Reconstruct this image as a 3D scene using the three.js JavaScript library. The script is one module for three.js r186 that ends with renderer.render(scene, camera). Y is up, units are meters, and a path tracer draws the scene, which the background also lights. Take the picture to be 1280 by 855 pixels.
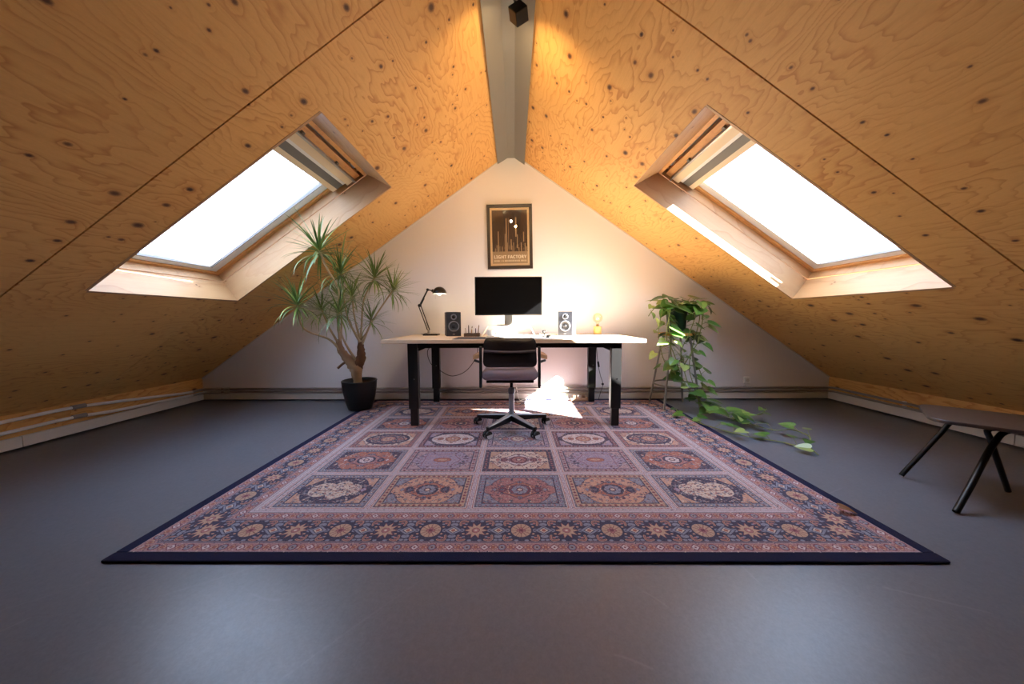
import * as THREE from 'three';
import { RoundedBoxGeometry } from 'three/addons/geometries/RoundedBoxGeometry.js';
import { mergeGeometries } from 'three/addons/utils/BufferGeometryUtils.js';

// ---------------------------------------------------------------- camera, sky, sun, exposure
const scene = new THREE.Scene();
const camera = new THREE.PerspectiveCamera(2 * Math.atan(427.5 / 410) * 180 / Math.PI, 1280 / 855, 0.02, 100);
camera.position.set(0, 1.0, 3.983);
camera.rotation.order = 'YXZ';
camera.rotation.set(-0.0717, 0.0064, -0.0039);
scene.add(camera);

scene.background = new THREE.Color().setRGB(3.9, 5.0, 6.9);      // even white, slightly blue sky
const sun = new THREE.DirectionalLight(new THREE.Color().setRGB(1, 0.95, 0.88), 75);
const SUN_TO = new THREE.Vector3(-1.36, -1, -0.81).normalize();
sun.position.copy(SUN_TO).multiplyScalar(-12);
sun.target.position.set(0, 0, 0);
sun.castShadow = true;
Object.assign(sun.shadow.camera, { left: -9, right: 9, top: 9, bottom: -9, near: 0.5, far: 40 });
sun.shadow.mapSize.set(2048, 2048);
scene.add(sun, sun.target);

const renderer = new THREE.WebGLRenderer({ antialias: true });
renderer.toneMapping = THREE.LinearToneMapping;
renderer.toneMappingExposure = 1.56;
renderer.shadowMap.enabled = true;

// ---------------------------------------------------------------- helpers
const PI = Math.PI, V = (x, y, z) => new THREE.Vector3(x, y, z);
function rng(s) { return () => { s |= 0; s = s + 0x6D2B79F5 | 0; let t = Math.imul(s ^ s >>> 15, 1 | s); t = t + Math.imul(t ^ t >>> 7, 61 | t) ^ t; return ((t ^ t >>> 14) >>> 0) / 4294967296; }; }
const names = {};
const numbered = (n) => { const k = names[n] = (names[n] ?? -1) + 1; return k ? n + '_' + String(k).padStart(3, '0') : n; };
function plain(g) {
  g = g.index ? g.toNonIndexed() : g;
  for (const k of Object.keys(g.attributes)) if (!['position', 'normal', 'uv'].includes(k)) g.deleteAttribute(k);
  if (!g.attributes.normal) g.computeVertexNormals();
  if (!g.attributes.uv) g.setAttribute('uv', new THREE.BufferAttribute(new Float32Array(g.attributes.position.count * 2), 2));
  g.morphAttributes = {}; g.clearGroups();
  return g;
}
const merge = (l) => l.length === 1 ? l[0] : mergeGeometries(l.map(plain));
function mesh(name, g, mat, parent) {
  const m = new THREE.Mesh(Array.isArray(g) ? merge(g) : g, mat);
  m.name = parent ? name : numbered(name); m.castShadow = m.receiveShadow = true;
  (parent ?? scene).add(m);
  return m;
}
function thing(name, label, category, pos = [0, 0, 0], turn = 0, group) {
  const o = new THREE.Group(); o.name = numbered(name); o.position.set(...pos); o.rotation.y = turn;
  o.userData = { label, category }; if (group) o.userData.group = group;
  scene.add(o); return o;
}
function tag(o, label, category, group) { Object.assign(o.userData, { label, category }); if (group) o.userData.group = group; return o; }
function struct(o, label, category) { Object.assign(o.userData, { kind: 'structure', label, category }); return o; }
const rbox = (w, h, d, x = 0, y = 0, z = 0, r = 0.004, s = 2) => new RoundedBoxGeometry(w, h, d, s, Math.min(r, w / 2.01, h / 2.01, d / 2.01)).translate(x, y, z);
const cyl = (r0, r1, h, x = 0, y = 0, z = 0, seg = 24) => new THREE.CylinderGeometry(r0, r1, h, seg).translate(x, y, z);
function along(g, a, b) {                                        // a geometry built along +y around 0, laid from a to b
  const d = b.clone().sub(a), q = new THREE.Quaternion().setFromUnitVectors(V(0, 1, 0), d.clone().normalize());
  return g.applyQuaternion(q).translate((a.x + b.x) / 2, (a.y + b.y) / 2, (a.z + b.z) / 2);
}
const bar = (a, b, r0, r1 = r0, seg = 12) => along(new THREE.CylinderGeometry(r1, r0, a.distanceTo(b), seg), a, b);
const curve = (pts) => new THREE.CatmullRomCurve3(pts.map((p) => Array.isArray(p) ? V(...p) : p), false, 'centripetal');
const tube = (pts, r, n = 24, rad = 8) => new THREE.TubeGeometry(curve(pts), n, r, rad, false);
function taper(pts, radii, n = 20, rad = 9, rough = 0, seed = 1) {
  const c = curve(pts), fr = c.computeFrenetFrames(n, false), pos = [], uv = [], idx = [], rnd = rng(seed), len = c.getLength();
  for (let i = 0; i <= n; i++) {
    const t = i / n, k = t * (radii.length - 1), j = Math.min(radii.length - 2, Math.floor(k)), r = radii[j] + (radii[j + 1] - radii[j]) * (k - j), p = c.getPointAt(t);
    for (let m = 0; m <= rad; m++) {
      const a = m / rad * 2 * PI, rr = r * (1 + (m % rad ? rough * (rnd() - 0.5) : 0));
      const q = p.clone().addScaledVector(fr.normals[i], Math.cos(a) * rr).addScaledVector(fr.binormals[i], Math.sin(a) * rr);
      pos.push(q.x, q.y, q.z); uv.push(m / rad * 0.2, t * len);
    }
  }
  for (let i = 0; i < n; i++) for (let m = 0; m < rad; m++) { const a = i * (rad + 1) + m, b = a + rad + 1; idx.push(a, a + 1, b, b, a + 1, b + 1); }
  const g = new THREE.BufferGeometry(); g.setAttribute('position', new THREE.Float32BufferAttribute(pos, 3)); g.setAttribute('uv', new THREE.Float32BufferAttribute(uv, 2)); g.setIndex(idx); g.computeVertexNormals();
  return g;
}
function hexa(p, q) {                                            // a solid between two quads p and q (four points each, q behind p), uv in metres
  const pos = [], uv = [];
  const face = (a, b, c, d) => {
    const w = a.distanceTo(b), h = a.distanceTo(d);
    for (const [v, s, t] of [[a, 0, 0], [b, w, 0], [c, w, h], [a, 0, 0], [c, w, h], [d, 0, h]]) { pos.push(v.x, v.y, v.z); uv.push(s, t); }
  };
  face(p[0], p[1], p[2], p[3]); face(q[1], q[0], q[3], q[2]);
  for (let i = 0; i < 4; i++) { const j = (i + 1) % 4; face(p[j], p[i], q[i], q[j]); }
  const g = new THREE.BufferGeometry(); g.setAttribute('position', new THREE.Float32BufferAttribute(pos, 3)); g.setAttribute('uv', new THREE.Float32BufferAttribute(uv, 2)); g.computeVertexNormals();
  return g;
}
const poly = (pts) => { const s = new THREE.Shape(); pts.forEach(([x, y], i) => i ? s.lineTo(x, y) : s.moveTo(x, y)); return s; };
const lathe = (pts, seg = 40) => new THREE.LatheGeometry(pts.map(([x, y]) => new THREE.Vector2(x, y)), seg);

// ---------------------------------------------------------------- noise and textures
function makeNoise(seed) {
  const r = rng(seed), N = 256, p = new Uint8Array(512), gx = new Float32Array(256), gy = new Float32Array(256);
  const a = [...Array(N).keys()]; for (let i = N - 1; i > 0; i--) { const j = Math.floor(r() * (i + 1)); [a[i], a[j]] = [a[j], a[i]]; }
  for (let i = 0; i < 512; i++) p[i] = a[i & 255];
  for (let i = 0; i < 256; i++) { const t = r() * 2 * PI; gx[i] = Math.cos(t); gy[i] = Math.sin(t); }
  return (x, y) => {
    const X = Math.floor(x), Y = Math.floor(y), fx = x - X, fy = y - Y, xi = X & 255, yi = Y & 255;
    const u = fx * fx * fx * (fx * (fx * 6 - 15) + 10), v = fy * fy * fy * (fy * (fy * 6 - 15) + 10);
    const h00 = p[p[xi] + yi], h10 = p[p[xi + 1] + yi], h01 = p[p[xi] + yi + 1], h11 = p[p[xi + 1] + yi + 1];
    const n00 = gx[h00] * fx + gy[h00] * fy, n10 = gx[h10] * (fx - 1) + gy[h10] * fy, n01 = gx[h01] * fx + gy[h01] * (fy - 1), n11 = gx[h11] * (fx - 1) + gy[h11] * (fy - 1);
    const a0 = n00 + u * (n10 - n00); return a0 + v * (n01 + u * (n11 - n01) - a0);
  };
}
function dataTex(w, h, fill, srgb = true, rx = 1, ry = 1) {
  const d = new Uint8Array(w * h * 4); fill(d, w, h);
  const t = new THREE.DataTexture(d, w, h); t.magFilter = t.minFilter = THREE.LinearFilter; t.wrapS = t.wrapT = THREE.RepeatWrapping;
  t.repeat.set(rx, ry); if (srgb) t.colorSpace = THREE.SRGBColorSpace; t.needsUpdate = true; return t;
}
function canvasTex(w, h, draw, srgb = true) {
  const c = document.createElement('canvas'); c.width = w; c.height = h; draw(c.getContext('2d'), w, h);
  const t = new THREE.CanvasTexture(c); t.wrapS = t.wrapT = THREE.RepeatWrapping; t.magFilter = THREE.LinearFilter; if (srgb) t.colorSpace = THREE.SRGBColorSpace; return t;
}
// rotary-cut plywood veneer: u across the grain, v along it; wu x wv metres
function plywood(seed, wu, wv, o) {
  const n1 = makeNoise(seed), n2 = makeNoise(seed + 7), n3 = makeNoise(seed + 13), r = rng(seed + 3), knots = [];
  for (let row = 0; row < o.rows; row++) {
    let v = (row + 0.2 + 0.6 * r()) * wv / o.rows, u = r() * 0.3; const big = r() < 0.45, sp = big ? 0.24 : 0.15;
    while (u < wu) {
      const s = (big ? 0.013 : 0.0065) * (0.6 + 0.7 * r());
      if (r() < 0.72) knots.push([u, v + (r() - 0.5) * 0.07, s, 0.7 + 0.3 * r()]);
      u += sp * (0.4 + 1.3 * r());
    }
  }
  for (let i = 0; i < o.extra; i++) knots.push([r() * wu, r() * wv, 0.003 + 0.003 * r(), 0.5 + 0.3 * r()]);
  const cell = 0.2, grid = new Map();
  for (const k of knots) for (let a = -1; a <= 1; a++) for (let b = -1; b <= 1; b++) { const key = (Math.floor(k[0] / cell) + a) * 1000 + Math.floor(k[1] / cell) + b; if (!grid.has(key)) grid.set(key, []); grid.get(key).push(k); }
  const A = o.base, B = o.line, K = [74, 44, 26];
  return (d, w, h) => {
    for (let y = 0; y < h; y++) for (let x = 0; x < w; x++) {
      const u = x / w * wu, v = y / h * wv;
      const wv1 = n2(u * 1.1 + 5, v * 0.5) * 0.5;
      let F = 7.5 * n1((u + wv1 * 0.25) * 1.15, v * 0.42) + 2.6 * n1(u * 3.1 + 40, v * 1.05 + 9) + 0.8 * n2(u * 9, v * 3.4) + 0.28 * n3(u * 34, v * 11) + 1.6 * u;
      let kd = 0, halo = 0;
      const ks = grid.get(Math.floor(u / cell) * 1000 + Math.floor(v / cell));
      if (ks) for (const k of ks) {
        const du = u - k[0], dv = (v - k[1]) * 0.72, q = (du * du + dv * dv) / (k[2] * k[2]);
        if (q < 120) F += 0.55 * Math.exp(-q / 10);
        if (q < 40) { kd = Math.max(kd, k[3] * Math.min(1, Math.max(0, 1.5 - Math.sqrt(q) * (1 + 0.25 * n3(du * 300, dv * 300))))); halo = Math.max(halo, 0.5 * Math.exp(-q / 7)); }
      }
      F *= o.freq; const f = F - Math.floor(F), band = 0.5 + 0.5 * n2(u * 2.2 + 3, v * 0.8 + 1) * 1.6;
      let l = Math.pow(f, 5) * (f > 0.94 ? (1 - f) / 0.06 : 1) * Math.min(1, Math.max(0.12, band)) * 0.95;
      l += 0.20 * Math.max(0, n3(u * 150, v * 3.5)) + 0.10 * n3(u * 60 + 9, v * 2) + halo * 0.55 + 0.22 * Math.max(0, n1(u * 1.7 + 20, v * 0.9 + 20));
      l = Math.min(1, Math.max(0, l));
      const t = 1 + 0.07 * n2(u * 0.9 + 30, v * 0.6 + 30) + 0.03 * n3(u * 400, v * 60), i = (y * w + x) * 4;
      for (let c = 0; c < 3; c++) d[i + c] = Math.max(0, Math.min(255, ((A[c] + (B[c] - A[c]) * l) * (1 - kd) + K[c] * kd) * t));
      d[i + 3] = 255;
    }
  };
}
console.log('textures');
const PLY = { base: [228, 175, 101], line: [178, 106, 44], rows: 10, extra: 90, freq: 2.5 };
const PW = 4.8, PH = 2.46;
const plyTexA = dataTex(2048, 2048, plywood(11, PW, PH, PLY), true, 1 / PW, 1 / PH);
const plyTexB = dataTex(2048, 2048, plywood(57, PW, PH, { ...PLY, freq: 2.0 }), true, 1 / PW, 1 / PH);
const liningTex = dataTex(512, 1024, plywood(91, 0.6, 2.0, { base: [190, 150, 106], line: [164, 114, 72], rows: 2, extra: 6, freq: 0.8 }), true, 1 / 0.6, 1 / 2.0);
const pineTex = dataTex(256, 1024, plywood(23, 0.25, 2.0, { base: [216, 164, 104], line: [182, 116, 60], rows: 1, extra: 0, freq: 3 }), true, 4, 0.5);
const birchTex = dataTex(512, 1024, plywood(31, 1.1, 2.4, { base: [226, 205, 178], line: [206, 176, 142], rows: 2, extra: 0, freq: 0.7 }), true, 1 / 1.1, 1 / 2.4);
const benchTex = dataTex(256, 512, plywood(77, 0.5, 1.0, { base: [84, 71, 66], line: [60, 49, 45], rows: 1, extra: 0, freq: 3 }), true, 2, 1);
const grainNoise = makeNoise(5);
const speckTex = (w, wm, f1, f2, a, b) => dataTex(w, w, (d) => { for (let y = 0; y < w; y++) for (let x = 0; x < w; x++) { const u = x / w * wm, v = y / w * wm, n = 128 + a * grainNoise(u * f1, v * f1) + b * grainNoise(u * f2 + 9, v * f2), i = (y * w + x) * 4; d[i] = d[i + 1] = d[i + 2] = Math.max(0, Math.min(255, n)); d[i + 3] = 255; } }, false, 1 / wm, 1 / wm);
const plasterBump = speckTex(512, 1.0, 60, 140, 70, 50);
const fabricBump = speckTex(256, 0.2, 500, 900, 90, 60);

// ---------------------------------------------------------------- materials
const M = {};
const std = (color, roughness = 0.6, metalness = 0, o = {}) => new THREE.MeshStandardMaterial({ color, roughness, metalness, side: THREE.DoubleSide, ...o });
M.plyA = std('#ffffff', 0.62, 0, { map: plyTexA });
M.plyB = std('#ffffff', 0.62, 0, { map: plyTexB });
M.lining = std('#ffffff', 0.5, 0, { map: liningTex });
M.pine = std('#ffffff', 0.45, 0, { map: pineTex });
M.birch = std('#ffffff', 0.5, 0, { map: birchTex });
M.bench = std('#ffffff', 0.35, 0, { map: benchTex });
M.backing = std('#7a5632', 0.9);
M.plaster = std('#ebe8e9', 0.9, 0, { bumpMap: plasterBump, bumpScale: 0.0012 });
M.plasterEdge = std('#dad2c8', 0.85);
M.baseboard = std('#d8d3cb', 0.5);
M.pipe = std('#ebe8e3', 0.35);
M.pipeGrey = std('#9a948c', 0.35, 0.3);
M.steelGrey = std('#7d7870', 0.55);
M.black = std('#0d0d0e', 0.42);
M.blackMetal = std('#141415', 0.38, 0.2);
M.white = std('#e9e9e6', 0.4);
M.alu = std('#dfe3e8', 0.4, 0.1);
M.silver = std('#b9b7b2', 0.3, 0.85);
M.chrome = std('#d9dadd', 0.12, 1);
M.wallWhite = std('#ebe9e4', 0.5);

// ---------------------------------------------------------------- room shell
const XL = -3.85, XR = 3.84, X0 = -0.026, HR = 2.94, HK = 0.281, ZF = 8.0;
{
  // floor: grey linoleum with scuffs and scratches
  const fn = makeNoise(41), fr = rng(8);
  const floorTex = canvasTex(2048, 2048, (c, w, h) => {
    c.fillStyle = '#6a6e78'; c.fillRect(0, 0, w, h);
    const im = c.getImageData(0, 0, w, h), d = im.data;
    for (let y = 0; y < h; y++) for (let x = 0; x < w; x++) { const i = (y * w + x) * 4, n = 2 * fn(x / 300, y / 300) + 2 * fn(x / 60, y / 60) + 5 * fn(x / 5, y / 5) + 8 * (fr() - 0.5); d[i] += n; d[i + 1] += n; d[i + 2] += n * 0.9; }
    c.putImageData(im, 0, 0);
    for (let k = 0; k < 150; k++) {
      const x = fr() * w, y = fr() * h, a = fr() * 2 * PI, l = 20 + 120 * fr() * fr();
      c.strokeStyle = fr() < 0.93 ? `rgba(150,152,158,${0.10 + 0.22 * fr()})` : `rgba(70,64,60,${0.2 + 0.3 * fr()})`; c.lineWidth = 0.8 + 0.9 * fr();
      c.beginPath(); c.moveTo(x, y); c.quadraticCurveTo(x + Math.cos(a) * l * 0.5 + 12 * (fr() - 0.5), y + Math.sin(a) * l * 0.5 + 12 * (fr() - 0.5), x + Math.cos(a) * l, y + Math.sin(a) * l); c.stroke();
    }
  });
  const floorRough = dataTex(512, 512, (d, w, h) => { for (let y = 0; y < h; y++) for (let x = 0; x < w; x++) { const i = (y * w + x) * 4, n = 86 + 5 * fn(x / 40, y / 40) + 5 * fn(x / 9, y / 9) + 10 * (fr() - 0.5); d[i] = d[i + 1] = d[i + 2] = n; d[i + 3] = 255; } }, false);
  M.floor = std('#ffffff', 1.0, 0, { map: floorTex, roughnessMap: floorRough });
  const fg = new THREE.PlaneGeometry(XR - XL + 0.4, ZF + 0.4).rotateX(-PI / 2).translate((XL + XR) / 2, 0, ZF / 2);
  const slab = new THREE.BoxGeometry(XR - XL + 0.4, 0.12, ZF + 0.4).translate((XL + XR) / 2, -0.061, ZF / 2);
  struct(mesh('floor', [fg, slab], M.floor), 'smooth dark grey linoleum floor with fine scratches', 'floor');
  // gable walls
  const gable = (z0, d) => new THREE.ExtrudeGeometry(poly([[XL - 0.1, 0.017], [XR + 0.1, 0.017], [XR + 0.1, HK - 0.05], [XR, HK + 0.02], [X0, HR + 0.02], [XL, HK + 0.02], [XL - 0.1, HK - 0.05]]), { depth: d, bevelEnabled: false }).translate(0, 0, z0);
  const wb = mesh('wall_back', gable(-0.15, 0.15), M.plaster);
  mesh('sole_plate', new THREE.BoxGeometry(XR - XL + 0.4, 0.14, 0.05).translate((XL + XR) / 2, 0.05, -0.176), M.backing, wb);
  struct(wb, 'white plastered gable wall behind the desk', 'wall');
  const wf = mesh('wall_front', gable(ZF, 0.15), M.plaster);
  mesh('sole_plate', new THREE.BoxGeometry(XR - XL + 0.4, 0.14, 0.05).translate((XL + XR) / 2, 0.05, ZF + 0.176), M.backing, wf);
  struct(wf, 'white plastered gable wall behind the viewer', 'wall');
}
// knee walls of plywood
const kneeUv = (g) => { const p = g.attributes.position, u = g.attributes.uv; for (let i = 0; i < p.count; i++) u.setXY(i, p.getY(i) + 0.4, p.getZ(i) * 0.8); return g; };
function kneeWall(name, s) {
  const x = s < 0 ? XL : XR, o = thing(name, '', '');
  mesh('plywood_strip', kneeUv(plain(new THREE.BoxGeometry(0.1, HK + 0.063, ZF).translate(x + s * 0.05, 0.017 + (HK + 0.063) / 2, ZF / 2))), M.plyB, o);
  mesh('sole_plate', new THREE.BoxGeometry(0.05, 0.14, ZF + 0.3).translate(x + s * 0.126, 0.05, ZF / 2), M.backing, o);
  return o;
}
struct(kneeWall('wall_left', -1), 'low plywood knee wall under the skylight beside the palm', 'wall');
struct(kneeWall('wall_right', 1), 'low plywood knee wall behind the low table', 'wall');

// sloping ceiling: plywood panels with seams, on a dark backing with the skylight openings
const ceiling = struct(thing('ceiling', 'sloping plywood ceiling with knots and open seams', 'ceiling'), 'sloping plywood ceiling with knots and open seams', 'ceiling');
const sides = {};
for (const s of [-1, 1]) {
  const E = V(s < 0 ? XL : XR, HK, 0), R = V(X0, HR, 0), L = E.distanceTo(R), dn = E.clone().sub(R).normalize();
  const n = V(-dn.y * Math.sign(dn.x), Math.abs(dn.x), 0);          // outward
  const mat = new THREE.Matrix4().makeBasis(dn, V(0, 0, s < 0 ? 1 : -1), n).setPosition(R);
  const at = (u, z, t) => R.clone().addScaledVector(dn, u).addScaledVector(n, t).add(V(0, 0, z));
  const win = s < 0 ? { u0: 1.314, u1: 3.09, z0: 0.935, z1: 2.01 } : { u0: 1.336, u1: 3.12, z0: 0.95, z1: 2.05 };
  sides[s] = { L, dn, n, at, win };
  const extrude = (outline, t0, t1, off = 0, hole) => {
    const sh = poly(outline.map(([u, z]) => [u, s < 0 ? z : -z])); if (hole) sh.holes.push(poly(hole.map(([u, z]) => [u, s < 0 ? z : -z])));
    const g = plain(new THREE.ExtrudeGeometry(sh, { depth: t1 - t0, bevelEnabled: false })).translate(0, 0, t0), uv = g.attributes.uv, p = g.attributes.position;
    for (let i = 0; i < uv.count; i++) uv.setXY(i, p.getX(i), (s < 0 ? p.getY(i) : -p.getY(i)) + off);
    return g.applyMatrix4(mat);
  };
  const cuts = s < 0 ? [-0.01, 1.10, 2.30, 3.52, 4.74, 5.96, 7.18, ZF] : [-0.01, 1.13, 2.355, 3.575, 4.795, 6.015, 7.235, ZF];
  for (let i = 0; i < cuts.length - 1; i++) {
    const ga = i === 0 ? 0 : i === 1 ? 0.0012 : 0.004, gb = i === 0 ? 0.0012 : 0.004, a = cuts[i] + ga, b = cuts[i + 1] - gb, e = L + 0.03;
    let o = [[0, a], [e, a], [e, b], [0, b]];
    if (a < win.z0 && b > win.z0) o = [[0, a], [e, a], [e, b], [win.u1, b], [win.u1, win.z0], [win.u0, win.z0], [win.u0, b], [0, b]];
    else if (a < win.z1 && b > win.z1) o = [[0, a], [win.u0, a], [win.u0, win.z1], [win.u1, win.z1], [win.u1, a], [e, a], [e, b], [0, b]];
    const off = (i % 2 ? 1.22 : 0.02) - a;                           // each panel shows its own piece of veneer
    mesh('plywood_panel', extrude(o, 0, 0.018, off), (i + (s > 0 ? 1 : 0)) % 2 ? M.plyA : M.plyB, ceiling);
  }
  const m = 0.02;
  mesh('backing_board', extrude([[-0.02, -0.1], [L + 0.2, -0.1], [L + 0.2, ZF + 0.1], [-0.02, ZF + 0.1]], 0.034, 0.12, 0, [[win.u0 - m, win.z0 - m], [win.u1 + m, win.z0 - m], [win.u1 + m, win.z1 + m], [win.u0 - m, win.z1 + m]]), M.backing, ceiling);
}
// ridge cover: folded grey steel
{
  const prof = poly([[-0.186, 2.803], [-0.07, 2.872], [0.012, 2.872], [0.128, 2.795], [0.128, 2.87], [X0, 2.96], [-0.186, 2.87]]);
  struct(mesh('trim_1', new THREE.ExtrudeGeometry(prof, { depth: ZF, bevelEnabled: false }), M.steelGrey), 'folded grey painted steel cover running along the ridge', 'beam');
}
// plaster bead where the gable meets the slopes
[-1, 1].forEach((s, i) => {
  const S = sides[s], a = S.at(0.16, 0.006, -0.004), b = S.at(S.L, 0.006, -0.004);
  struct(mesh('trim_' + (2 + i), bar(a, b, 0.007, 0.007, 6), M.plasterEdge), s < 0 ? 'thin pale sealant bead between gable and slope above the palm' : 'thin pale sealant bead between gable and slope above the trailing plant', 'trim');
});
// baseboards, raised off the floor
const bb = mesh('baseboard_back', rbox(XR - XL, 0.07, 0.03, (XL + XR) / 2, 0.0525, 0.015, 0.003), M.baseboard);
struct(bb, 'white baseboard along the gable wall', 'baseboard');
const kneeBoard = (s) => { const g = []; for (let z = 0.02; z < ZF; z += 1.5) g.push(rbox(0.03, 0.085, 1.497, (s < 0 ? XL + 0.015 : XR - 0.015), 0.0605, z + 0.75, 0.003)); return g; };
const kneeBase = (n, s) => { const o = thing(n, '', ''); kneeBoard(s).forEach((g) => mesh('board', g, M.baseboard, o)); return o; };
struct(kneeBase('baseboard_left', -1), 'white baseboard along the knee wall beside the palm', 'baseboard');
struct(kneeBase('baseboard_right', 1), 'white baseboard along the knee wall behind the low table', 'baseboard');

// ---------------------------------------------------------------- skylights
M.glass = new THREE.MeshPhysicalMaterial({ color: '#ffffff', transmission: 1, thickness: 0, roughness: 0, ior: 1.45, side: THREE.DoubleSide });
M.pineLight = std('#ffffff', 0.45, 0, { map: liningTex });
M.cream = std('#e2cfae', 0.45);
M.blindGrey = std('#6b6a66', 0.5);
M.sashBlue = std('#e2ecf8', 0.35);
function skylight(s, n) {
  const { at, win } = sides[s], D = 0.21, uA = win.u0 + 0.115, uB = win.u1 + 0.004;
  const o = struct(thing('window_' + n, '', ''), s < 0 ? 'roof window with plywood lining above the palm' : 'roof window with plywood lining above the trailing plant', 'skylight');
  const e = 0.002, i4 = [at(win.u0 + e, win.z0 + e, -e), at(win.u1 - e, win.z0 + e, -e), at(win.u1 - e, win.z1 - e, -e), at(win.u0 + e, win.z1 - e, -e)];
  const o4 = [at(uA, win.z0 + e, D), at(uB, win.z0 + e, D), at(uB, win.z1 - e, D), at(uA, win.z1 - e, D)];
  const zc = (win.z0 + win.z1) / 2, cen = at((win.u0 + win.u1) / 2, zc, 0.1);
  for (let k = 0; k < 4; k++) {
    const j = (k + 1) % 4, q = [i4[k], i4[j], o4[j], o4[k]];
    const nrm = q[1].clone().sub(q[0]).cross(q[3].clone().sub(q[0])).normalize(); if (nrm.dot(cen.clone().sub(q[0])) > 0) nrm.negate();
    const g = hexa(q.map((p) => p.clone()), q.map((p) => p.clone().addScaledVector(nrm, 0.016)));
    const uv = g.attributes.uv; for (let i = 0; i < uv.count; i++) uv.setXY(i, uv.getY(i) + 0.1 * k, uv.getX(i) + 0.03);
    mesh('lining_board', g, M.lining, o);
  }
  // a bar of the window, given by its extents along the slope (u), along the room (z) and through the roof (t)
  const blk = (u0, u1, z0, z1, t0, t1) => { const g = hexa([at(u0, z0, t0), at(u1, z0, t0), at(u1, z1, t0), at(u0, z1, t0)], [at(u0, z0, t1), at(u1, z0, t1), at(u1, z1, t1), at(u0, z1, t1)]); const uv = g.attributes.uv, sw = Math.abs(z1 - z0) < Math.abs(u1 - u0); for (let i = 0; i < uv.count; i++) sw && uv.setXY(i, uv.getY(i), uv.getX(i)); return g; };
  const ring = (name, a, w, t0, t1, mat, af = a, wf = w) => {       // a = inset of the outer edge, w = width of the members; af, wf = the same on the gable side
    const u0 = uA + a, u1 = uB - a, z0 = win.z0 + af, z1 = win.z1 - a;
    mesh(name, blk(u1 - w, u1, z0, z1, t0, t1), mat, o); mesh(name, blk(u0, u1 - w, z0, z0 + wf, t0, t1), mat, o); mesh(name, blk(u0, u1 - w, z1 - w, z1, t0, t1), mat, o);
    return [u0, u1, z0, z1];
  };
  ring('groove', -0.014, 0.006, D + 0.03, D + 0.07, M.pine);
  ring('frame', -0.008, 0.014, D + 0.005, D + 0.15, M.pineLight);
  ring('sash', 0.006, 0.022, D + 0.072, D + 0.13, M.pine, 0.006, 0.03);
  ring('glazing_bead', 0.028, 0.045, D + 0.09, D + 0.12, s < 0 ? M.sashBlue : M.alu, 0.036, 0.08);
  ring('gasket', 0.072, 0.005, D + 0.086, D + 0.12, M.steelGrey, 0.115, 0.005);
  // head of the window: boards, ventilation slot and flap, folded blind
  const z0 = win.z0, z1 = win.z1, H = (name, a, b, t0, t1, mat, dz = 0.004) => mesh(name, blk(uA + a, uA + b, z0 + dz, z1 - dz, D + t0, D + t1), mat, o);
  H('head_board', -0.01, 0.028, 0.0, 0.13, M.pine);
  H('ventilation_slot', 0.0285, 0.06, 0.115, 0.13, M.steelGrey);
  H('head_board', 0.0605, 0.115, 0.03, 0.12, M.pine);
  const flap = H('ventilation_flap', 0.118, 0.132, -0.012, 0.1, M.silver, 0.02);
  for (const f of [0.3, 0.7]) mesh('flap_bracket', blk(uA + 0.098, uA + 0.119, z0 + f * (z1 - z0) - 0.012, z0 + f * (z1 - z0) + 0.012, D + 0.012, D + 0.035), M.steelGrey, flap);
  H('head_board', 0.133, 0.2, 0.02, 0.11, M.cream, 0.012);
  H('blind_cassette', 0.2005, 0.228, 0.035, 0.1, M.white, 0.03);
  H('folded_blind', 0.2285, 0.29, 0.03, 0.12, M.blindGrey, 0.04);
  H('blind_rail', 0.2905, 0.335, 0.032, 0.12, M.cream, 0.04);
  mesh('pane', blk(uA + 0.335, uB - 0.07, z0 + 0.11, z1 - 0.07, D + 0.105, D + 0.1055), M.glass, o);
  mesh('catch', blk(uB - 0.2, uB - 0.08, z0 + 0.13, z0 + 0.138, D + 0.085, D + 0.093), M.steelGrey, o);
}
skylight(-1, 1); skylight(1, 2);

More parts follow.
